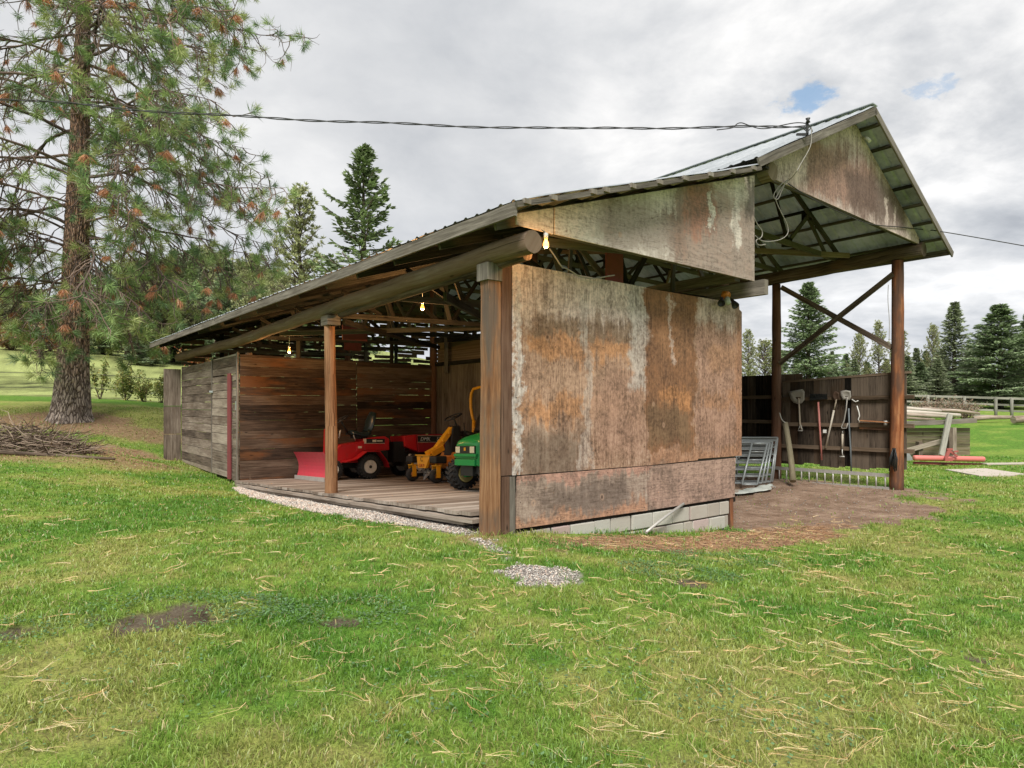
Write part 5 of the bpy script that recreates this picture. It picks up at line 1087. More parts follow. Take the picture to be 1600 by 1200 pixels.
mb = MB(); hp = on_s(1350, 214, -.47); mb.tube([hp, hp+Vector((.03, -.05, -.05)), hp+Vector((.05, -.1, -.12))], .03, 8); tag(mb.build('roof_hook', M['white']), 'small white fitting near the peak of the gable board', 'fitting')
# ================================================================ THINGS ON THE BOARD WALL
TW = 10.46
def W(u, v, d_=0): return on_t(u, v, TW-d_)
wn = -nt.normalized()
def thing(name, loc, label, cat, group=None): return empty(name, loc, label=label, cat=cat, group=group)
def child(root, name, mb, m_, label=None, **k):
    for i in range(len(mb.v)): mb.v[i] = Vector(mb.v[i])-root.location
    o = mb.build(name, m_, root, **k)
    if label: o['label'] = label
    return o
def scoop(root, pts, m_, depth=.06, nm='blade'):       # dished blade outline given in pixels
    mb = MB(); P_ = [W(u, v, .03) for u, v in pts]; c = sum(P_, Vector())/len(P_); ce = c-wn*-.0+wn*-.02
    n = len(P_); mb.v += P_+[p_.lerp(c, .45)-wn*depth*.0+wn*-.0+(-wn)*-.0 for p_ in P_]+[c]
    for i in range(n): mb.v[n+i] = P_[i].lerp(c, .45)+wn*(-depth*.5)
    mb.v[2*n] = c+wn*(-depth*.6); off = len(mb.v); mb.v += [v+wn*.012 for v in mb.v[:off]]
    for i in range(n):
        j = (i+1) % n
        for o_, rv in ((0, False), (off, True)):
            q_ = [o_+i, o_+j, o_+n+j, o_+n+i]; mb.face(q_[::-1] if rv else q_, None, .5, True); q_ = [o_+n+i, o_+n+j, o_+2*n]; mb.face(q_[::-1] if rv else q_, None, .5, True)
        mb.face([i, off+i, off+j, j])
    return child(root, nm, mb, m_)
M['plastic'] = paint('grey_scoop_plastic', (.34, .32, .28), .5, 0, .3)
sh = thing('grain_scoop', W(1250, 650), 'wide pale scoop hung blade up at the left of the tool wall', 'shovel')
scoop(sh, [(1232, 612), (1243, 610), (1254, 608), (1257, 612), (1257, 625), (1253, 630), (1247, 631), (1240, 629), (1236, 624)], M['plastic'])
mb = MB(); mb.tube([W(1248, 622, .02), W(1249, 640, .03), W(1250, 662, .03), W(1253, 672, .04)], .02, 8); child(sh, 'handle', mb, M['handle']); mb = MB(); mb.tube([W(1247, 673, .04), W(1254, 673, .04)], .014, 6); mb.tube([W(1250.5, 664, .04), W(1247, 673, .04)], .01, 6); mb.tube([W(1251.5, 664, .04), W(1254, 673, .04)], .01, 6); child(sh, 'grip', mb, M['alu'])
rk = thing('push_broom', W(1280, 650), 'broom with a long pink handle and dark head, hung head up', 'broom')
mb = MB(); mb.tube([W(1278.5, 628, .05), W(1284, 719, .04)], .021, 8); child(rk, 'handle', mb, M['redhandle']); mb = MB(); mb.bar(W(1266, 624, .05), W(1292, 622, .05), .06, .05)
for k in range(26): f = k/25; a = W(1266+26*f, 623, .05); mb.bar(a, a+Vector((0, 0, .10+.02*random.random()))+wn*.02*random.random(), .014, .014)
child(rk, 'head', mb, M['black'])
sp = thing('round_shovel', W(1300, 660), 'rusty round shovel hung slanting between the broom and the scoop', 'shovel')
scoop(sp, [(1301, 614), (1306, 611), (1311, 614), (1311, 621), (1308, 627), (1304, 626), (1301, 621)], paint('rusted_steel', (.09, .05, .03), .7, .3, .6), .04)
mb = MB(); mb.tube([W(1307, 624, .03), W(1303, 641, .04)], .018, 8); mb.tube([W(1303, 641, .04), W(1290, 700, .03)], .021, 8); child(sp, 'handle', mb, M['handle'])
s2 = thing('snow_shovel', W(1320, 640), 'pale snow shovel with a bent tubular handle, hung blade up', 'shovel')
scoop(s2, [(1314, 611), (1322, 609.5), (1329, 611), (1330, 620), (1328, 625), (1317, 625), (1314, 618)], M['plastic'])
mb = MB(); mb.tube([W(1324, 620, .03), W(1322, 640, .05), W(1319, 657, .06), W(1314.5, 667, .07), W(1316, 669.5, .07), W(1322.5, 669, .07), W(1325, 661, .07)], .014, 8); child(s2, 'handle', mb, M['wcable'])
s3 = thing('garden_fork', W(1316, 700), 'short-handled garden tool with a T grip below the snow shovel', 'garden tool')
mb = MB(); mb.tube([W(1316.5, 678, .03), W(1316, 701, .04)], .022, 8); child(s3, 'handle', mb, M['handle']); mb = MB(); mb.tube([W(1316, 701, .04), W(1316, 708, .04), W(1317.5, 713, .04)], .012, 6); mb.tube([W(1312, 713.5, .04), W(1319.5, 713.5, .04)], .016, 6); mb.tube([W(1316.5, 678, .03), W(1316.7, 673, .03)], .012, 6); child(s3, 'grip', mb, M['alu'])
mb = MB(); mb.tube([W(1326, 638, .03), W(1327, 668, .03), W(1329, 700, .03), W(1330, 737, .04)], .017, 8); tag(mb.build('long_pole', paint('blue_grey_tube', (.13, .15, .16), .5)), 'tall thin grey pole standing against the wall by the snow shovel', 'pole')
mb = MB(); mb.tube([W(1339, 634, .02), W(1342, 644, .03), W(1343, 650, .03), W(1341, 655, .03), W(1343.5, 660, .03)], .012, 6); mb.tube([W(1331, 624, .03), W(1337, 628, .03), W(1341, 626, .03)], .013, 6); tag(mb.build('twine', M['white']), 'twist of white twine hanging right of the snow shovel', 'twine')
mb = MB(); mb.box(W(1288.5, 674, .015), (.08, .03, .08)); tag(mb.build('switch_box', M['white'], bevel=.008), 'small white box on the board wall beside the pink handle', 'box')
mb = MB(); p_ = W(1384, 661, .05); mb.lathe(p_, (0, 0, 1), [(-.05, 0), (-.05, .04), (.05, .04), (.05, 0)], 14); tag(mb.build('tin_can', M['alu']), 'small pale tin on the ledge beside the tall front post', 'tin')
mb = MB(); mb.tube([B(10.28, -.06, 1.52)+Vector((x, 0, 0)) for x in (0, .02)], .01)
mb = MB()
for k in range(9):
    a = on_t(1396+random.uniform(-2, 3), 701, 10.22-.02*k); b = on_t(1395+random.uniform(-6, 6), 732+random.uniform(-10, 5), 10.2-.02*k); mb.tube([a, a.lerp(b, .5)+Vector((random.uniform(-.05, .05), 0, 0)), b], .014, 6)
mb.box(on_t(1397, 702, 10.2), (.05, .05, .05)); tag(mb.build('hanging_straps', M['black']), 'bunch of black straps hung on the tall front post', 'straps')
# ladder lying on its edge at the foot of the wall
ld_ = thing('ladder', B(10.2, 1.2, -.2), 'long aluminium ladder lying on its edge at the foot of the board wall', 'ladder')
T2 = 10.22
a0, a1, b0, b1 = on_t(1389, 743, T2), on_t(1211, 731, T2), on_t(1389, 764, T2), on_t(1211, 752, T2)
for (p_, q_) in ((a0, a1), (b0, b1)): mb = MB(); mb.bar(p_, q_, .03, .075); child(ld_, 'rail', mb, M['alu'])
for k in range(14): f = (k+.4)/14; mb = MB(); mb.tube([a0.lerp(a1, f), b0.lerp(b1, f)], .016, 8); child(ld_, 'rung', mb, M['alu'])
# leaning round pole with chain
mb = MB(); mb.tube([at(1227, 661, 14.9), at(1231, 685, 14.7), at(1236, 718, 14.4), at(1239, 752, 14.1)], [.062, .064, .066, .068], 12); tag(mb.build('leaning_pole', M['timber']), 'grey-green round pole leaning by the second tall post', 'pole')
wire('chain', [at(u, v, 14.85) for u, v in ((1218, 645), (1220, 652), (1223, 658), (1228, 661))], .012, M['alu'], 'short chain hooked from the second post to the leaning pole', 'chain')
# pipe gates leaning together
def gate(u0, u1, v0, v1, lean, Y, dY, label, bars=5, ups=2):
    r_ = thing('pipe_gate', at((u0+u1)/2, v1, Y), label, 'gate', 'pipe gates stacked by the second tall post')
    P_ = lambda fu, fv: at(u0+(u1-u0)*fu+lean*fv, v0+(v1-v0)*fv, Y-dY*fv)
    mb = MB(); c = [P_(0, 0), P_(1, 0), P_(1, 1), P_(0, 1)]
    for a, b in zip(c, c[1:]+c[:1]): mb.tube([a, b], .024, 8)
    child(r_, 'gate_frame', mb, M['steel'])
    for k in range(1, bars+1): f = k/(bars+1); mb = MB(); mb.tube([P_(0, f), P_(1, f)], .017, 6); child(r_, 'crossbar', mb, M['steel'])
    for k in range(1, ups+1): f = k/(ups+1); mb = MB(); mb.tube([P_(f, 0), P_(f, 1)], .014, 6); child(r_, 'upright', mb, M['steel'])
gate(1040, 1215, 684, 752, -8, 15.0, .3, 'rearmost and tallest pipe gate of the stack')
gate(1050, 1213, 688, 753, -9, 14.9, .35, 'second pipe gate from the back of the stack')
gate(1030, 1207, 690, 754, -11, 14.75, .4, 'third pipe gate from the back of the stack')
gate(1060, 1203, 692, 755, -13, 14.6, .45, 'second pipe gate from the front of the stack')
gate(1175, 1199, 693, 757, -16, 14.45, .5, 'short narrow pipe gate leaning at the front of the stack', 4, 0)
# tarp and pipe
mb = MB(); n = 16
corner = [at(1143, 777, 13.1), at(1186, 772, 13.5), at(1205, 767, 13.9), at(1165, 768, 13.9)]
V_ = []
for i in range(n+1):
    for j in range(9):
        f, g_ = i/n, j/8; p_ = corner[0].lerp(corner[2], f)+(Vector((-.3, .35, 0))*(g_-.5)*math.sin(math.pi*(.15+.7*f))*(.5+.9*abs(math.sin(f*7))))*.9; z = gz(p_.x, p_.y)+.02+.14*fbm(np.array([f*9]), np.array([g_*5]), 3, 77)[0]*(1-abs(g_-.5)); mb.v.append(Vector((p_.x, p_.y, z)))
for i in range(n):
    for j in range(8): k = i*9+j; mb.face([k, k+9, k+10, k+1], None, .5, True)
o = mb.build('tarp', M['tarp']); sm_ = o.modifiers.new('solid', 'SOLIDIFY'); sm_.thickness = .006; tag(o, 'crumpled pale tarp on the dirt behind the plywood corner', 'tarp')
mb = MB(); mb.tube([on_s(1068, 787, -.03), on_s(1040, 807, -.12), on_s(1009, 832, -.22)], .02, 10); tag(mb.build('downpipe', M['alu']), 'pale pipe slanting across the block footing', 'pipe')
# ================================================================ LEFT LAWN
bp_ = MB(); c = at(52, 716, 15.6); 
def stick(mb, p_, d_, L, r_): 
    pts = [p_]; 
    for k in range(3): d_ = (d_+Vector((random.gauss(0, .3), random.gauss(0, .3), random.gauss(0, .22)))).normalized(); pts.append(pts[-1]+d_*L/3)
    mb.tube(pts, [r_, r_*.85, r_*.65, r_*.35], 5, tone=random.random())
for k in range(1500):
    x = random.uniform(-1.9, 1.15); y = random.gauss(.1, .45); hh = .62*max(0, 1-abs((x+.2)/1.6)**2.2)*math.exp(-(y/.75)**2)+.04; X_, Y_ = c.x+x, c.y+y
    p_ = Vector((X_, Y_, gz(X_, Y_)+random.random()**.7*hh)); a = random.uniform(0, 6.28); stick(bp_, p_, Vector((math.cos(a), math.sin(a)*.7, random.uniform(-.2, .35))), random.uniform(.15, .75), random.uniform(.004, .013))
tag(bp_.build('brush_pile', wood('dry_twigs', (.05, .035, .025), (.16, .115, .085), (.33, .26, .2), knots=False, tonamt=1.4)), 'heap of dry cut branches on the lawn left of the shed', 'brush pile')
mb = MB(); a, b = at(-60, 728, 14.2), at(180, 717, 14.9); a.z = gz(a.x, a.y)+.10; b.z = gz(b.x, b.y)+.09; mb.tube([a, a.lerp(b, .3)+Vector((0, 0, .01)), a.lerp(b, .7), b], [.05, .047, .04, .03], 10); tag(mb.build('felled_pole', M['log']), 'long thin pole lying on the grass in front of the brush pile', 'pole')
# wire fence with posts
wf = thing('wire_fence', at(110, 600, 31), 'slack two-wire fence below the sloping meadow', 'fence')
for nm, pts in (('fence_wire', [(-260, 577), (-60, 581), (0, 582), (110, 583), (200, 588), (265, 595), (400, 612)]), ('fence_wire', [(-260, 604), (-60, 604), (0, 605), (130, 605), (265, 617), (400, 630)])):
    mb = MB(); mb.tube([at(u, v, 31.5) for u, v in pts], .013, 5); child(wf, nm, mb, M['cable'])
for u in (-240, -55, 118, 305): mb = MB(); p_ = at(u, 600, 31.5); g_ = gz(p_.x, p_.y); mb.tube([Vector((p_.x, p_.y, g_-.2)), Vector((p_.x, p_.y, at(u, 578, 31.5).z))], .06, 8); child(wf, 'post', mb, M['log'])
# ================================================================ RIGHT FIELD
tb = thing('timber_retaining_wall', at(1440, 715, 24.3), 'low wall of stacked grey timbers with a cap rail', 'wall')
mb = MB()
for k in range(8):
    z0 = 715-k*5.9; 
    for (ua, ub) in (((1330, 1467), (1468, 1514)) if k % 2 else ((1330, 1440), (1441, 1514))): mb.bar(at(ua, z0-2.4, 24.6), at(ub, z0-2.4, 24.6), .12, .135)
child(tb, 'timber', mb, M['timber'])
mb = MB(); mb.bar(at(1330, 664, 24.3), at(1470, 660, 24.3), .3, .16, tone=.5); mb.bar(at(1470, 660, 24.3), at(1522, 657, 24.3), .3, .16, tone=.8); child(tb, 'cap_rail', mb, M['lgrey'])
for u in (1436, 1484, 1490): mb = MB(); mb.bar(at(u, 718, 24.25), at(u, 668 if u > 1480 else 690, 24.25), .13 if u > 1480 else .22, .14, up=(1, 0, 0)); child(tb, 'brace_post', mb, M['grey'])
mb = MB(); mb.bar(at(1417, 704, 24.1), at(1471, 689, 24.1), .08, .16); child(tb, 'diagonal_brace', mb, M['grey'])
mb = MB(); mb.bar(at(1471, 712, 23.2), at(1484, 648, 24.0), .10, .17, up=(1, 0, 0), tone=.7); tag(mb.build('leaning_plank', M['rail']), 'pale grey-green plank leaning on the timber wall', 'plank')
rl = thing('lawn_roller', at(1483, 720, 21.5), 'long faded pink-red roller lying by the timber wall', 'roller')
mb = MB(); mb.lathe(at(1428, 715.5, 21.5), at(1537, 717.5, 21.5)-at(1428, 715.5, 21.5), [(0, 0), (0, .085), (.02, .09), (2.33, .09), (2.345, .085), (2.345, 0)], 20); child(rl, 'drum', mb, M['pinkpaint'])
mb = MB(); mb.bar(at(1428, 723, 21.6), at(1534, 726, 21.6), .10, .08); child(rl, 'frame', mb, M['redtrim'])
mb = MB(); mb.bar(at(1478, 716, 21.35), at(1483, 702, 21.35), .06, .10); mb.bar(at(1479, 702, 21.35), at(1488, 702, 21.35), .07, .06); mb.bar(at(1484, 705, 21.35), at(1496, 713, 21.35), .05, .06); mb.bar(at(1490, 706, 21.3), at(1497, 705, 21.3), .04, .05); mb.bar(at(1476, 718, 21.3), at(1488, 718, 21.3), .06, .10); child(rl, 'hitch', mb, paint('dark_faded_red', (.36, .09, .08), .6))
mb = MB(); mb.prism([at(1414, 720, 22.2), at(1428, 719, 22.2), at(1420, 707, 22.2), at(1414, 705, 22.2)], (0, .12, 0)); tag(mb.build('sheet_scrap', M['steel']), 'bent grey metal scrap left of the pink roller', 'scrap metal')
# concrete pad, sheet laid on the ground
pad = [(at(1476, 732, 19.6)), (at(1540, 730, 19.9)), (at(1603, 740, 18.1)), (at(1575, 746, 17.4)), (at(1530, 744.5, 17.5))]
mb = MB(); pp = [Vector((p_.x, p_.y, gz(p_.x, p_.y)-.05)) for p_ in pad]; mb.prism(pp, (0, 0, .085)); tag(mb.build('concrete_pad', M['concrete']), kind='structure')
mb = MB(); a, b = at(1537, 722, 21.5), at(1640, 724, 21.5); mb.bar(Vector((a.x, a.y, gz(a.x, a.y)+.03)), Vector((b.x, b.y, gz(b.x, b.y)+.03)), .3, .04); tag(mb.build('path_edging', M['concrete']), kind='structure')
# bleached logs beyond the wall
logs = [((1330, 634), (1470, 642), 36, .15, 'upper pale stripped log of the pile beyond the timber wall'), ((1330, 640), (1500, 649), 35.5, .17, 'second pale log down in the pile beyond the timber wall'), ((1340, 646), (1478, 651), 35, .14, 'third pale log down in the pile beyond the timber wall'), ((1330, 649.5), (1460, 656), 34.5, .12, 'thin low pale log in front of the pile beyond the timber wall'),
        ((1470, 641), (1530, 646), 36, .12, 'short log end sticking out right of the pale pile'), ((1520, 654), (1582, 652), 36, .16, 'weathered log lying in the brush right of the timber wall'), ((1583, 656), (1660, 655), 34.5, .24, 'thick pale log at the far right edge of the field'), ((1440, 637), (1492, 644), 37, .10, 'grey crooked log on top of the pile end')]
for (a, b, Y_, r_, lb) in logs:
    p_, q_ = at(*a, Y_), at(*b, Y_); mb = MB(); mb.tube([p_, p_.lerp(q_, .4)+Vector((0, 0, .04)), q_], [r_*.85, r_*.8, r_*.62], 10, rough=.12); tag(mb.build('log', M['bleached']), lb, 'log', 'bleached logs in the right field')
# rail fence
rf = thing('rail_fence', at(1500, 640, 41), 'long grey wooden rail fence across the far right field', 'fence')
for (dv, r_) in ((0, .07), (9, .06), (17, .06), (25, .055)):
    mb = MB()
    for (ua, ub) in ((1150, 1290), (1290, 1400), (1400, 1505), (1505, 1556), (1556, 1640), (1640, 1760)):
        vf = lambda u: 617.5+max(0, (u-1410))*.030+dv*(1+.0009*(u-1400)); mb.bar(at(ua, vf(ua), 41-(ua-1400)*.012), at(ub, vf(ub), 41-(ub-1400)*.012), .06, r_*1.9)
    child(rf, 'rail', mb, M['rail'])
for u in (1200, 1290, 1345, 1400, 1450, 1507, 1556, 1581, 1640, 1700):
    Y_ = 41-(u-1400)*.012; a = at(u, 616.5+max(0, u-1410)*.03, Y_-.08); mb = MB(); mb.tube([Vector((a.x, a.y, gz(a.x, a.y)-.2)), a], .085, 8); child(rf, 'post', mb, M['rail'])
# ================================================================ TREES
def barkmat(name, c0, c1, c2, sx=7, sy=1.6, hero=False):
    m_, n, bs = mat(name); uv = n.uv(); wob = n.noise(uv, 2.2, 4, .6, color=True); u2 = n.vm('ADD', uv, n.vm('SCALE', n.vm('SUBTRACT', wob, (.5, .5, .5)), None, .16))
    v = n.m('ADD', n.voro(n.scale(u2, (sx, sy, 1)), 1.0, 'DISTANCE_TO_EDGE'), n.m('MULTIPLY', n.m('SUBTRACT', n.noise(n.scale(uv, (20, 9, 1)), 1.0, 5, .7), .5), .22)); f = n.noise(n.scale(uv, (12, 4, 1)), 1.0, 6, .65)
    cr = n.step(v, -.02, .2); x, y, _ = n.sep(uv)
    base = n.mix(n.step(n.m('ADD', y, n.m('MULTIPLY', n.noise(uv, 1.5, 3), 2.2)), 1.8, 4.6), (*c0, 1), (*c1, 1)) if hero else (*c0, 1)
    c = n.mix(n.step(f, .35, .7), base, n.mix(.5, base, (*c2, 1))); c = n.mix(cr, (.075, .052, .04), c)
    n.put(bs.inputs['Base Color'], c); bs.inputs['Roughness'].default_value = .95; n.put(bs.inputs['Normal'], n.bump(n.m('ADD', cr, n.m('MULTIPLY', f, .4)), .9, .04)); return m_
M['bark'] = barkmat('conifer_bark', (.10, .075, .06), (.1, .07, .05), (.2, .16, .13)); M['hbark'] = barkmat('ponderosa_bark', (.33, .27, .23), (.36, .19, .11), (.52, .44, .38), 13, 3.6, True)
m_, n_, bs_ = mat('twig_bark'); n_.put(bs_.inputs['Base Color'], n_.ramp(n_.attr('tone', 'Fac'), [(0, (.07, .05, .042)), (.5, (.15, .105, .088)), (1, (.26, .18, .14))])); bs_.inputs['Roughness'].default_value = .9; M['twig'] = m_
rt_ = np.random.default_rng(5)
def unit(v): return v/np.maximum(np.linalg.norm(v, axis=-1, keepdims=True), 1e-9)
def sprays(P, D, L, Wd, cols, name, parent, m_):
    """kite-shaped leaf sprays: positions, directions, lengths, widths"""
    n = len(P); D = unit(D); side = unit(np.cross(D, rt_.normal(size=(n, 3))))
    up = np.cross(side, D)*(rt_.uniform(-.12, .2, n)*L)[:, None]
    V = np.stack([P, P+D*(L*.45)[:, None]+side*Wd[:, None]+up, P+D*L[:, None], P+D*(L*.45)[:, None]-side*Wd[:, None]+up], 1).reshape(-1, 3)
    k = np.arange(n)*4; return npmesh(name, V, np.c_[k, k+1, k+2, k+3], m_, parent, cols=np.repeat(cols, 4, 0))
def conifer(kind, h, rb, seed, loc_label=None):
    rs = np.random.RandomState(seed); P, D, L, Wd, C = [], [], [], [], []
    limbs = MB()
    z = h*(.05 if kind != 'pine' else .16)
    hue = {'fir': (.20, .26, .14), 'openfir': (.165, .215, .10), 'pine': (.34, .365, .18), 'spruce': (.27, .31, .19)}[kind]
    while z < h*.985:
        f = z/h
        if kind == 'openfir': Lb = rb*(1-f)**.8*(.45+.6*rs.rand())*(1 if rs.rand() > .2 else 1.5)
        elif kind == 'pine': Lb = rb*(math.sin(math.pi*min(1, (1-f)*.62+.06))**.9)*(.55+.6*rs.rand())
        elif kind == 'spruce': Lb = rb*(1-f)**.9*(.7+.4*rs.rand())
        else: Lb = rb*(1-f)**.8*(.8+.35*rs.rand())
        Lb = max(Lb, .12)
        a = rs.uniform(0, 2*math.pi); el0 = {'fir': .15, 'openfir': .05, 'pine': .25, 'spruce': .1}[kind]+f*.6
        drp = {'fir': .25, 'openfir': .38, 'pine': .1, 'spruce': .3}[kind]
        tipup = {'fir': .2, 'openfir': 1.05, 'pine': .5, 'spruce': .3}[kind]
        nb = max(4, int(Lb/.2)); pts = []
        p = np.array([0, 0, z]); 
        for i in range(nb+1):
            g = i/nb; pts.append(p.copy()); e = el0-drp*2*g*(1-f*.6)+tipup*g*g*1.2; p = p+np.array([math.cos(a)*math.cos(e), math.sin(a)*math.cos(e), math.sin(e)])*Lb/nb; a += rs.normal(0, .04)
        pts = np.array(pts)
        if Lb > .5: limbs.tube([Vector(q_) for q_ in pts[::2]], [max(.012, .022*Lb*(1-i/len(pts[::2])*.8)) for i in range(len(pts[::2]))], 4, cap=False, tone=rs.rand()*.6)
        shade = rs.uniform(.7, 1.25)
        for i in range(1, nb+1):
            g = i/nb
            if kind == 'pine' and g < .35: continue
            if kind == 'openfir' and g < .12: continue
            dirn = unit(pts[i]-pts[i-1]); perp = np.array([-dirn[1], dirn[0], 0])
            wid = (Lb*.30*(1-g*.75)+.16)*(1.0 if kind != 'openfir' else .6)
            cnt = {'fir': 11, 'openfir': 9, 'pine': 11, 'spruce': 9}[kind]
            if kind == 'pine':
                if rs.rand() < .35: continue
                c0 = pts[i]+perp*rs.uniform(-1, 1)*wid+np.array([0, 0, rs.uniform(-.1, .25)])
                for _ in range(cnt+3):
                    d_ = rs.normal(size=3)+dirn*.8+np.array([0, 0, .5]); P.append(c0); D.append(d_); L.append(rs.uniform(.20, .36)); Wd.append(rs.uniform(.022, .045)); C.append(np.array(hue)*shade*rs.uniform(.55, 1.5)+np.array([.05, .02, 0])*(rs.rand() < .12))
            else:
                for _ in range(cnt):
                    sgn = rs.choice([-1, 1]); o = rs.rand()*wid
                    c0 = pts[i]-dirn*rs.rand()*Lb/nb+perp*sgn*o*.9+np.array([0, 0, -o*rs.uniform(.0, .55)])
                    d_ = dirn*rs.uniform(.5, 1)+perp*sgn*rs.uniform(.2, .9)+np.array([0, 0, rs.uniform(-.75, .15)])
                    P.append(c0); D.append(d_); L.append(rs.uniform(.16, .34)); Wd.append(rs.uniform(.035, .075)); C.append(np.array(hue)*shade*rs.uniform(.5, 1.55)*(1.25 if g > .8 else 1))
        z += {'fir': .026, 'openfir': .042, 'pine': .030, 'spruce': .028}[kind]*h*(.25+.55*rs.rand())*.36*(1.25-f*.75)
    tr = MB(); tr.tube([Vector((rs.normal(0, .03), rs.normal(0, .03), h*i/8)) for i in range(9)], [max(.03, .017*h*(1-i/8.3)) for i in range(9)], 8)
    return dict(P=np.array(P), D=np.array(D), L=np.array(L), W=np.array(Wd), C=np.clip(np.array(C), .004, 1), trunk=tr, limbs=limbs, h=h)
PROTO = {}
def proto(key, *a):
    g = conifer(*a); r_ = empty('conifer', (0, 0, 0)); 
    t_ = g['trunk'].build('trunk', M['bark'], r_); c_ = sprays(g['P'], g['D'], g['L'], g['W'], g['C'], 'crown', r_, M['needles']); l_ = g['limbs'].build('limbs', M['twig'], r_)
    PROTO[key] = (r_, t_, c_, l_, g['h']); return r_
used_p = set()
def tree(key, u, Y, vtop, label, group=None, wide=1.0, name=None, dz=0, x=None):
    r0, t0, c0, l0, h0 = PROTO[key]; X_ = (u-800)/1000*Y if x is None else x; g_ = gz(X_, Y); H = at(u, vtop, Y).z-g_
    if key in used_p:
        r_ = r0.copy(); COL.objects.link(r_)
        for ch in (t0, c0, l0): c = ch.copy(); c.parent = r_; COL.objects.link(c)
    else: r_ = r0; used_p.add(key)
    s_ = H/h0; r_.name = name or {'f': 'fir_tree', 'o': 'fir_tree', 'p': 'pine_tree', 's': 'spruce_tree'}[key[0]]
    r_.location = (X_, Y, g_+dz); r_.scale = (s_*wide, s_*wide, s_); r_.rotation_euler = (0, 0, random.uniform(0, 6.28)); tag(r_, label, 'tree', group)
    if 'group' in r_ and not group: del r_['group']
    return r_
proto('o1', 'openfir', 15, 4.2, 3); proto('f1', 'fir', 14, 3.6, 4); proto('f2', 'fir', 14, 3.0, 9); proto('p1', 'pine', 14, 2.9, 6); proto('p2', 'pine', 12, 3.6, 8); proto('s1', 'spruce', 14, 2.8, 12)
tree('o1', 568, 50, 228, 'tall fir with long upswept lower boughs rising behind the shed roof', wide=1.55)
tree('p1', 468, 55, 300, 'slender airy pine just left of the tall fir behind the shed', wide=1.15)
tree('p2', 393, 62, 404, 'bushy pine low beside the roof edge, left of the slender pine', wide=.8)
tree('f1', 1263, 56, 440, 'tall pale green fir seen through the open bay above the board wall', wide=1.55)
tree('s1', 1491, 66, 471, 'narrow tiered spruce left of the broad fir at the far right', wide=1.75)
tree('f1', 1562, 60, 474, 'broad dense fir near the right edge behind the rail fence', wide=2.2)
tree('f2', 1607, 63, 488, 'dense fir cut off by the right edge of the view', wide=1.5)
tree('p1', 1169, 70, 518, 'small pine in the gap just right of the plywood wall')
tree('p2', 1343, 72, 524, 'open-topped pine left of the cross brace centre', wide=.7)
tree('p1', 1373, 70, 505, 'slim pine close behind the tall front post on its left side', wide=.9)
tree('p2', 1458, 72, 512, 'thin pine standing against the left side of the tiered spruce', wide=.6)
GR = 'trees of the far right wood'
for (k, u, Y_, vt, wd_) in [('p2', 1195, 82, 535, 1), ('f2', 1222, 84, 548, 1.1), ('s1', 1300, 80, 548, 1.1), ('f2', 1322, 84, 552, 1.2), ('p1', 1405, 76, 517, 1), ('s1', 1432, 74, 543, 1.3), ('f2', 1447, 80, 548, 1.3), ('f1', 1472, 82, 545, 1.3), ('s1', 1515, 76, 540, 1.4), ('f2', 1535, 78, 525, 1.3), ('f1', 1588, 80, 520, 1.2), ('s1', 1640, 70, 500, 1.2), ('f1', 1680, 66, 480, 1.2), ('p1', 1725, 72, 500, 1.2), ('s1', 1412, 66, 560, 1.5), ('s1', 1520, 70, 570, 1.6), ('f2', 1455, 68, 572, 1.6), ('s1', 1385, 88, 560, 1.5), ('f2', 1355, 90, 565, 1.5), ('s1', 1245, 90, 560, 1.6), ('s1', 1418, 62, 556, 1.6), ('f2', 1438, 64, 566, 1.8), ('s1', 1466, 62, 560, 1.7), ('s1', 1335, 66, 560, 1.5), ('f2', 1300, 68, 566, 1.6), ('s1', 1215, 70, 562, 1.5), ('p1', 1140, 88, 530, 1.3), ('f1', 1100, 84, 520, 1.3), ('s1', 1050, 88, 530, 1.4), ('f2', 990, 86, 525, 1.4), ('f1', 930, 80, 520, 1.4), ('s1', 860, 84, 520, 1.4)]:
    tree(k, u, Y_, vt, {'p': 'feathery pine', 'f': 'dense fir', 's': 'tiered spruce'}[k[0]]+' in the far wood behind the right fields', GR+' ('+{'p': 'pines', 'f': 'firs', 's': 'spruces'}[k[0]]+')', wd_*1.35)
GL = 'trees of the hillside wood'
for i in range(54):
    u = -150+i*12.5+random.uniform(-8, 8); Y_ = random.choice((74, 80, 88, 97, 106)); base = 432+40*math.sin(u*.011+1)+random.uniform(-22, 24)+(18 if u > 330 else 0)-(35 if u < 60 else 0)
    if u > 470: base = 520+random.uniform(-14, 14)
    k_ = random.choice(('p1', 'p2', 'f1', 's1', 'p2', 'f2', 'p2')); tree(k_, u, Y_, base, {'p': 'feathery pine', 'f': 'dense fir', 's': 'tiered spruce'}[k_[0]]+' of the far hillside wood above the meadow', GL+' ('+{'p': 'pines', 'f': 'firs', 's': 'spruces'}[k_[0]]+')', random.uniform(1.2, 1.9))
for (k, u, Y_, vt, lb) in (('f2', 215, 68, 505, 'low dark green conifer at the right end of the meadow edge'), ('f1', 238, 70, 528, 'squat dark conifer right of the low dark one at the meadow edge')): tree(k, u, Y_, vt, lb, wide=2.0)
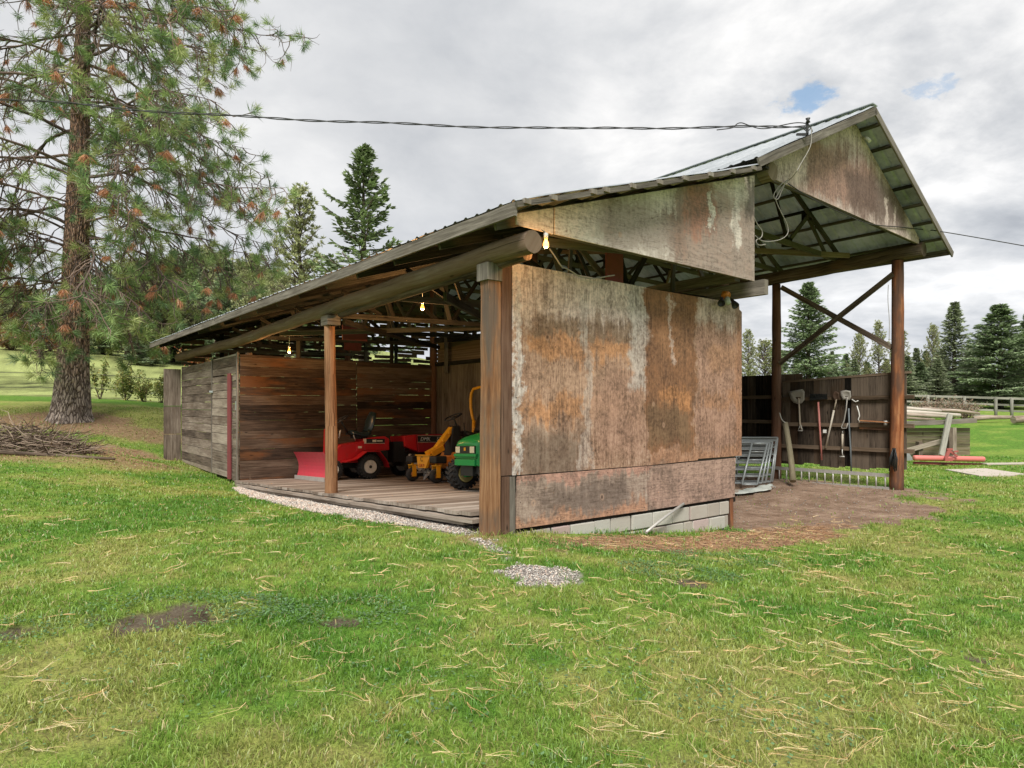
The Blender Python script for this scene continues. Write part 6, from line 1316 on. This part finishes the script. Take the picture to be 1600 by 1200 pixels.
# ---- leafy shrubs: real leaves on bundles of stems
def shrub(name, u, Y, vtop, wpx, cols, label, nleaf=900, stems=9, lsize=.05, group=None, dens=1.0, thin=False, cat='shrub'):
    X_ = (u-800)/1000*Y; g_ = gz(X_, Y); H = at(u, vtop, Y).z-g_; Wm = wpx/1000*Y/2; r_ = empty(name, (X_, Y, g_), label=label, cat=cat, group=group)
    mb = MB(); tips = []
    for k in range(stems):
        a = random.uniform(0, 6.28); rr = random.random()**.5; tip = Vector((math.cos(a)*Wm*rr, math.sin(a)*Wm*rr, H*random.uniform(.55, 1)*(1-.35*rr*rr))); b0 = tip*.05; b0.z = -.05
        pts = [b0.lerp(tip, i/5)+Vector((random.gauss(0, .04), random.gauss(0, .04), 0))*Wm for i in range(6)]; mb.tube(pts, [.02*max(H, 1)*(1-i/6.5)*.7 for i in range(6)], 5); tips.append(pts)
        for _ in range(4):
            i = random.randint(2, 5); e = pts[i]+Vector((random.gauss(0, .3)*Wm, random.gauss(0, .3)*Wm, random.uniform(0, .3)*H)); mb.tube([pts[i], e], [.008*H*.6, .003*H], 4); tips.append([pts[i], pts[i].lerp(e, .5), e])
    mb.build('stem', M['twig'], r_)
    P = []; 
    for _ in range(nleaf):
        t_ = random.choice(tips); i = random.randint(len(t_)//2, len(t_)-1); p_ = t_[i]; P.append([p_.x+random.gauss(0, .13)*Wm, p_.y+random.gauss(0, .13)*Wm, max(.02, p_.z+random.gauss(0, .08)*H)])
    P = np.array(P); D = rt_.normal(size=P.shape); n = len(P); cc = np.array(cols)[rt_.integers(0, len(cols), n)]*rt_.uniform(.6, 1.4, (n, 1)); sprays(P, D, rt_.uniform(.6, 1.4, n)*lsize, rt_.uniform(.25, .4, n)*lsize, cc, 'foliage', r_, M['weed']); return r_
YG = [(.30, .32, .08), (.22, .27, .07), (.38, .33, .10), (.16, .2, .06)]
shrub('sapling', 156, 31.8, 562, 30, YG, 'spindly yellow-green sapling at the meadow fence right of the big trunk', 500, 5, .12)
shrub('shrub', 197, 31.6, 572, 40, YG, 'taller yellow-green bush at the fence, middle of the three', 1100, 9, .12)
shrub('shrub', 226, 31.5, 588, 34, YG, 'low rounded yellow-green bush between its taller neighbour and the shed', 900, 9, .11)
shrub('shrub', 253, 31.4, 592, 30, YG, 'low yellow-green bush against the shed wing wall', 800, 8, .11)
shrub('shrub', 62, 68, 500, 76, [(.40, .17, .11), (.42, .25, .15), (.30, .15, .09), (.25, .25, .12)], 'autumn red bush at the top of the meadow left of the big trunk', 2600, 14, .3)
shrub('shrub', 20, 70, 508, 66, [(.32, .16, .08), (.4, .22, .1), (.2, .16, .07)], 'rusty brown bush at the top left of the meadow', 2200, 14, .3)
shrub('shrub', 305, 70, 540, 40, [(.42, .12, .06), (.4, .25, .1)], 'small reddish bush in the wood edge right of the dark conifers', 900, 8, .25)
for u, lb in ((1447, 'grey-brown dry brush beside the pale logs'), (1480, 'tan dry brush clump in the middle of the field edge'), (1508, 'reddish dry brush clump left of the far fence post')):
    shrub('dry_brush', u, 38, 624, 44, [(.34, .25, .18), (.42, .32, .24), (.28, .17, .12), (.3, .3, .2)], lb, 1300, 26, .09, cat='brush')
# ================================================================ THE BIG PINE
px, py = -15.15, 22.0; pz = gz(px, py)-.12
pine = empty('ponderosa_pine', (px, py, pz), label='massive old pine with a furrowed trunk and drooping twiggy crown on the left lawn', cat='tree')
prof = [(0, .80), (.12, .70), (.35, .615), (.8, .56), (1.6, .50), (3, .455), (5, .41), (8, .345), (11, .27), (14, .21), (17, .14), (19.5, .06)]
na_, nz_ = 144, 420; TH = np.linspace(0, 2*np.pi, na_, endpoint=False); ZZ = np.linspace(0, 19.5, nz_)**1.0; A_, Z_ = np.meshgrid(TH, ZZ, indexing='ij')
rp = np.interp(Z_, [p_[0] for p_ in prof], [p_[1] for p_ in prof]); cx_ = np.cos(A_)*2.2; 
fl_ = .10*np.cos(A_*5+.6)*np.exp(-Z_/.35)+.05*np.cos(A_*3)*np.exp(-Z_/.8)
nn = fbm(A_*6.2+fbm(A_*2, Z_*.8, 2, 3)*2.2, Z_*1.3, 4, 61); seam = np.minimum(A_, 2*np.pi-A_); nn = np.where(seam < .3, nn*(seam/.3)+.5*(1-seam/.3), nn)
ridge = np.abs(nn-.5)*2; rp = rp*(1+fl_)-.055*(1-sm(ridge, .0, .28))*np.clip(rp/.4, .3, 1)+.012*(fbm(A_*20, Z_*8, 2, 62)-.5)
lean = .030*Z_+.0*Z_**2
V = np.c_[(np.cos(A_)*rp+lean).ravel(), (np.sin(A_)*rp).ravel(), Z_.ravel()]; idx = np.arange(na_*nz_).reshape(na_, nz_); i2 = np.roll(idx, -1, 0)
F_ = np.stack([idx[:, :-1], i2[:, :-1], i2[:, 1:], idx[:, 1:]], -1).reshape(-1, 4)
npmesh('trunk', V, F_, M['hbark'], pine, smooth=True, uv=np.c_[A_.ravel()*.6, Z_.ravel()])
tw = MB(); tufts = []; rp_ = random.Random(42)
def drift(p, d_, L, n, droop, wob, tipup=0):
    pts = [p.copy()]; d_ = d_.normalized()
    for i in range(n):
        g = i/n; d_ = (d_+Vector((rp_.gauss(0, wob), rp_.gauss(0, wob), rp_.gauss(0, wob*.7)))+Vector((0, 0, -droop*(1-g)+tipup*g*g))).normalized(); pts.append(pts[-1]+d_*L/n)
    return pts, d_
limbs_ = []
for k in range(72):
    z = 3.9+14.2*((k+rp_.random())/72)**.95; a = k*2.399+rp_.uniform(-.3, .3)
    f = (z-3.9)/14.2; L = (4.6+3.9*math.sin(math.pi*min(1, f*.8+.22)))*rp_.uniform(.6, 1.0)
    if z < 6.2: L *= .62
    limbs_.append((z, a, L))
for (z, a) in ((8.2, .15), (9.6, -.25), (11.2, .05), (12.6, -.12), (14.2, .2), (10.3, -.5), (7.2, -.35), (13.3, -.45), (6.4, .1), (15.4, -.1), (9.0, -.85), (12.0, -.75)): limbs_.append((z, a, rp_.uniform(6.3, 7.4)))
for (z, a) in ((5.3, 3.6), (4.7, 4.0), (5.0, 4.4), (5.6, 3.0), (6.0, 4.2), (6.5, 3.9), (5.9, 3.3), (7.4, 4.3)): limbs_.append((z, a, rp_.uniform(3.8, 5.2)))
for (z, a, L) in limbs_:
    st_ = Vector((.030*z, 0, z)); d_ = Vector((math.cos(a), math.sin(a), rp_.uniform(.0, .4)))
    pts, _ = drift(st_, d_, L, 14, .10, .17, .08); r0 = .018+.0055*L
    tw.tube(pts, [r0*(1-i/15.5) for i in range(15)], 5, cap=False, tone=rp_.random())
    ns_ = int(L*3.3)
    for j in range(ns_):
        g = .22+.76*(j+rp_.random())/ns_; i = min(13, int(g*14)); b0 = pts[i].lerp(pts[i+1], g*14-i); ld = (pts[i+1]-pts[i]).normalized(); sd_ = ld.cross(Vector((0, 0, 1))).normalized()*rp_.choice((-1, 1))
        L2 = rp_.uniform(.9, 2.5)*(1.15-.5*g); p2, d2 = drift(b0, ld*.5+sd_*rp_.uniform(.2, 1)+Vector((0, 0, rp_.uniform(-.9, .1))), L2, 7, .24, .26, .62)
        tw.tube(p2, [.022*(1-i_/10) for i_ in range(8)], 4, cap=False, tone=rp_.random()); tufts.append((p2[-1], d2, rp_.uniform(.8, 1.15))) if rp_.random() < (.95 if g > .5 else .5) else None
        for q_ in range(rp_.choice((2, 2, 3, 3))):
            i = rp_.randint(2, 6); d3 = (p2[min(i+1, 7)]-p2[i]).normalized(); p3, d4 = drift(p2[i], d3+Vector((rp_.gauss(0, .7), rp_.gauss(0, .7), rp_.gauss(-.2, .5))), rp_.uniform(.3, .95), 4, .10, .28, .5)
            tw.tube(p3, [.013*(1-i_/6.5) for i_ in range(5)], 3, cap=False, tone=rp_.random())
            if rp_.random() < (.36 if g > .5 else .12): tufts.append((p3[-1], d4, rp_.uniform(.6, 1.0)))
lo_ = tw.build('branches', M['twig'], pine)
nt_ = len(tufts); PN = 72; P = np.repeat(np.array([t[0] for t in tufts]), PN, 0); Dd = np.repeat(np.array([t[1] for t in tufts]), PN, 0); S_ = np.repeat(np.array([t[2] for t in tufts]), PN)
kind_ = rt_.random(nt_); dead = np.repeat(kind_ < .11, PN); Dn = unit(Dd+rt_.normal(size=P.shape)*.75); Dn[dead] = unit(Dn[dead]*.6+np.array([0, 0, -.8])); P = P-Dd*(rt_.random(len(P))*.16)[:, None]
hue = np.repeat(np.array([[.22, .33, .11], [.29, .39, .13], [.15, .24, .10], [.36, .41, .15]])[rt_.integers(0, 4, nt_)], PN, 0); C_ = np.where(dead[:, None], np.array([.48, .22, .11]), hue)*rt_.uniform(.55, 1.5, (len(P), 1))
Ln = rt_.uniform(.26, .42, len(P))*S_; o = sprays(P, Dn, Ln, np.full(len(P), .0072), C_, 'needles', pine, M['needles'])
print('tufts', nt_)
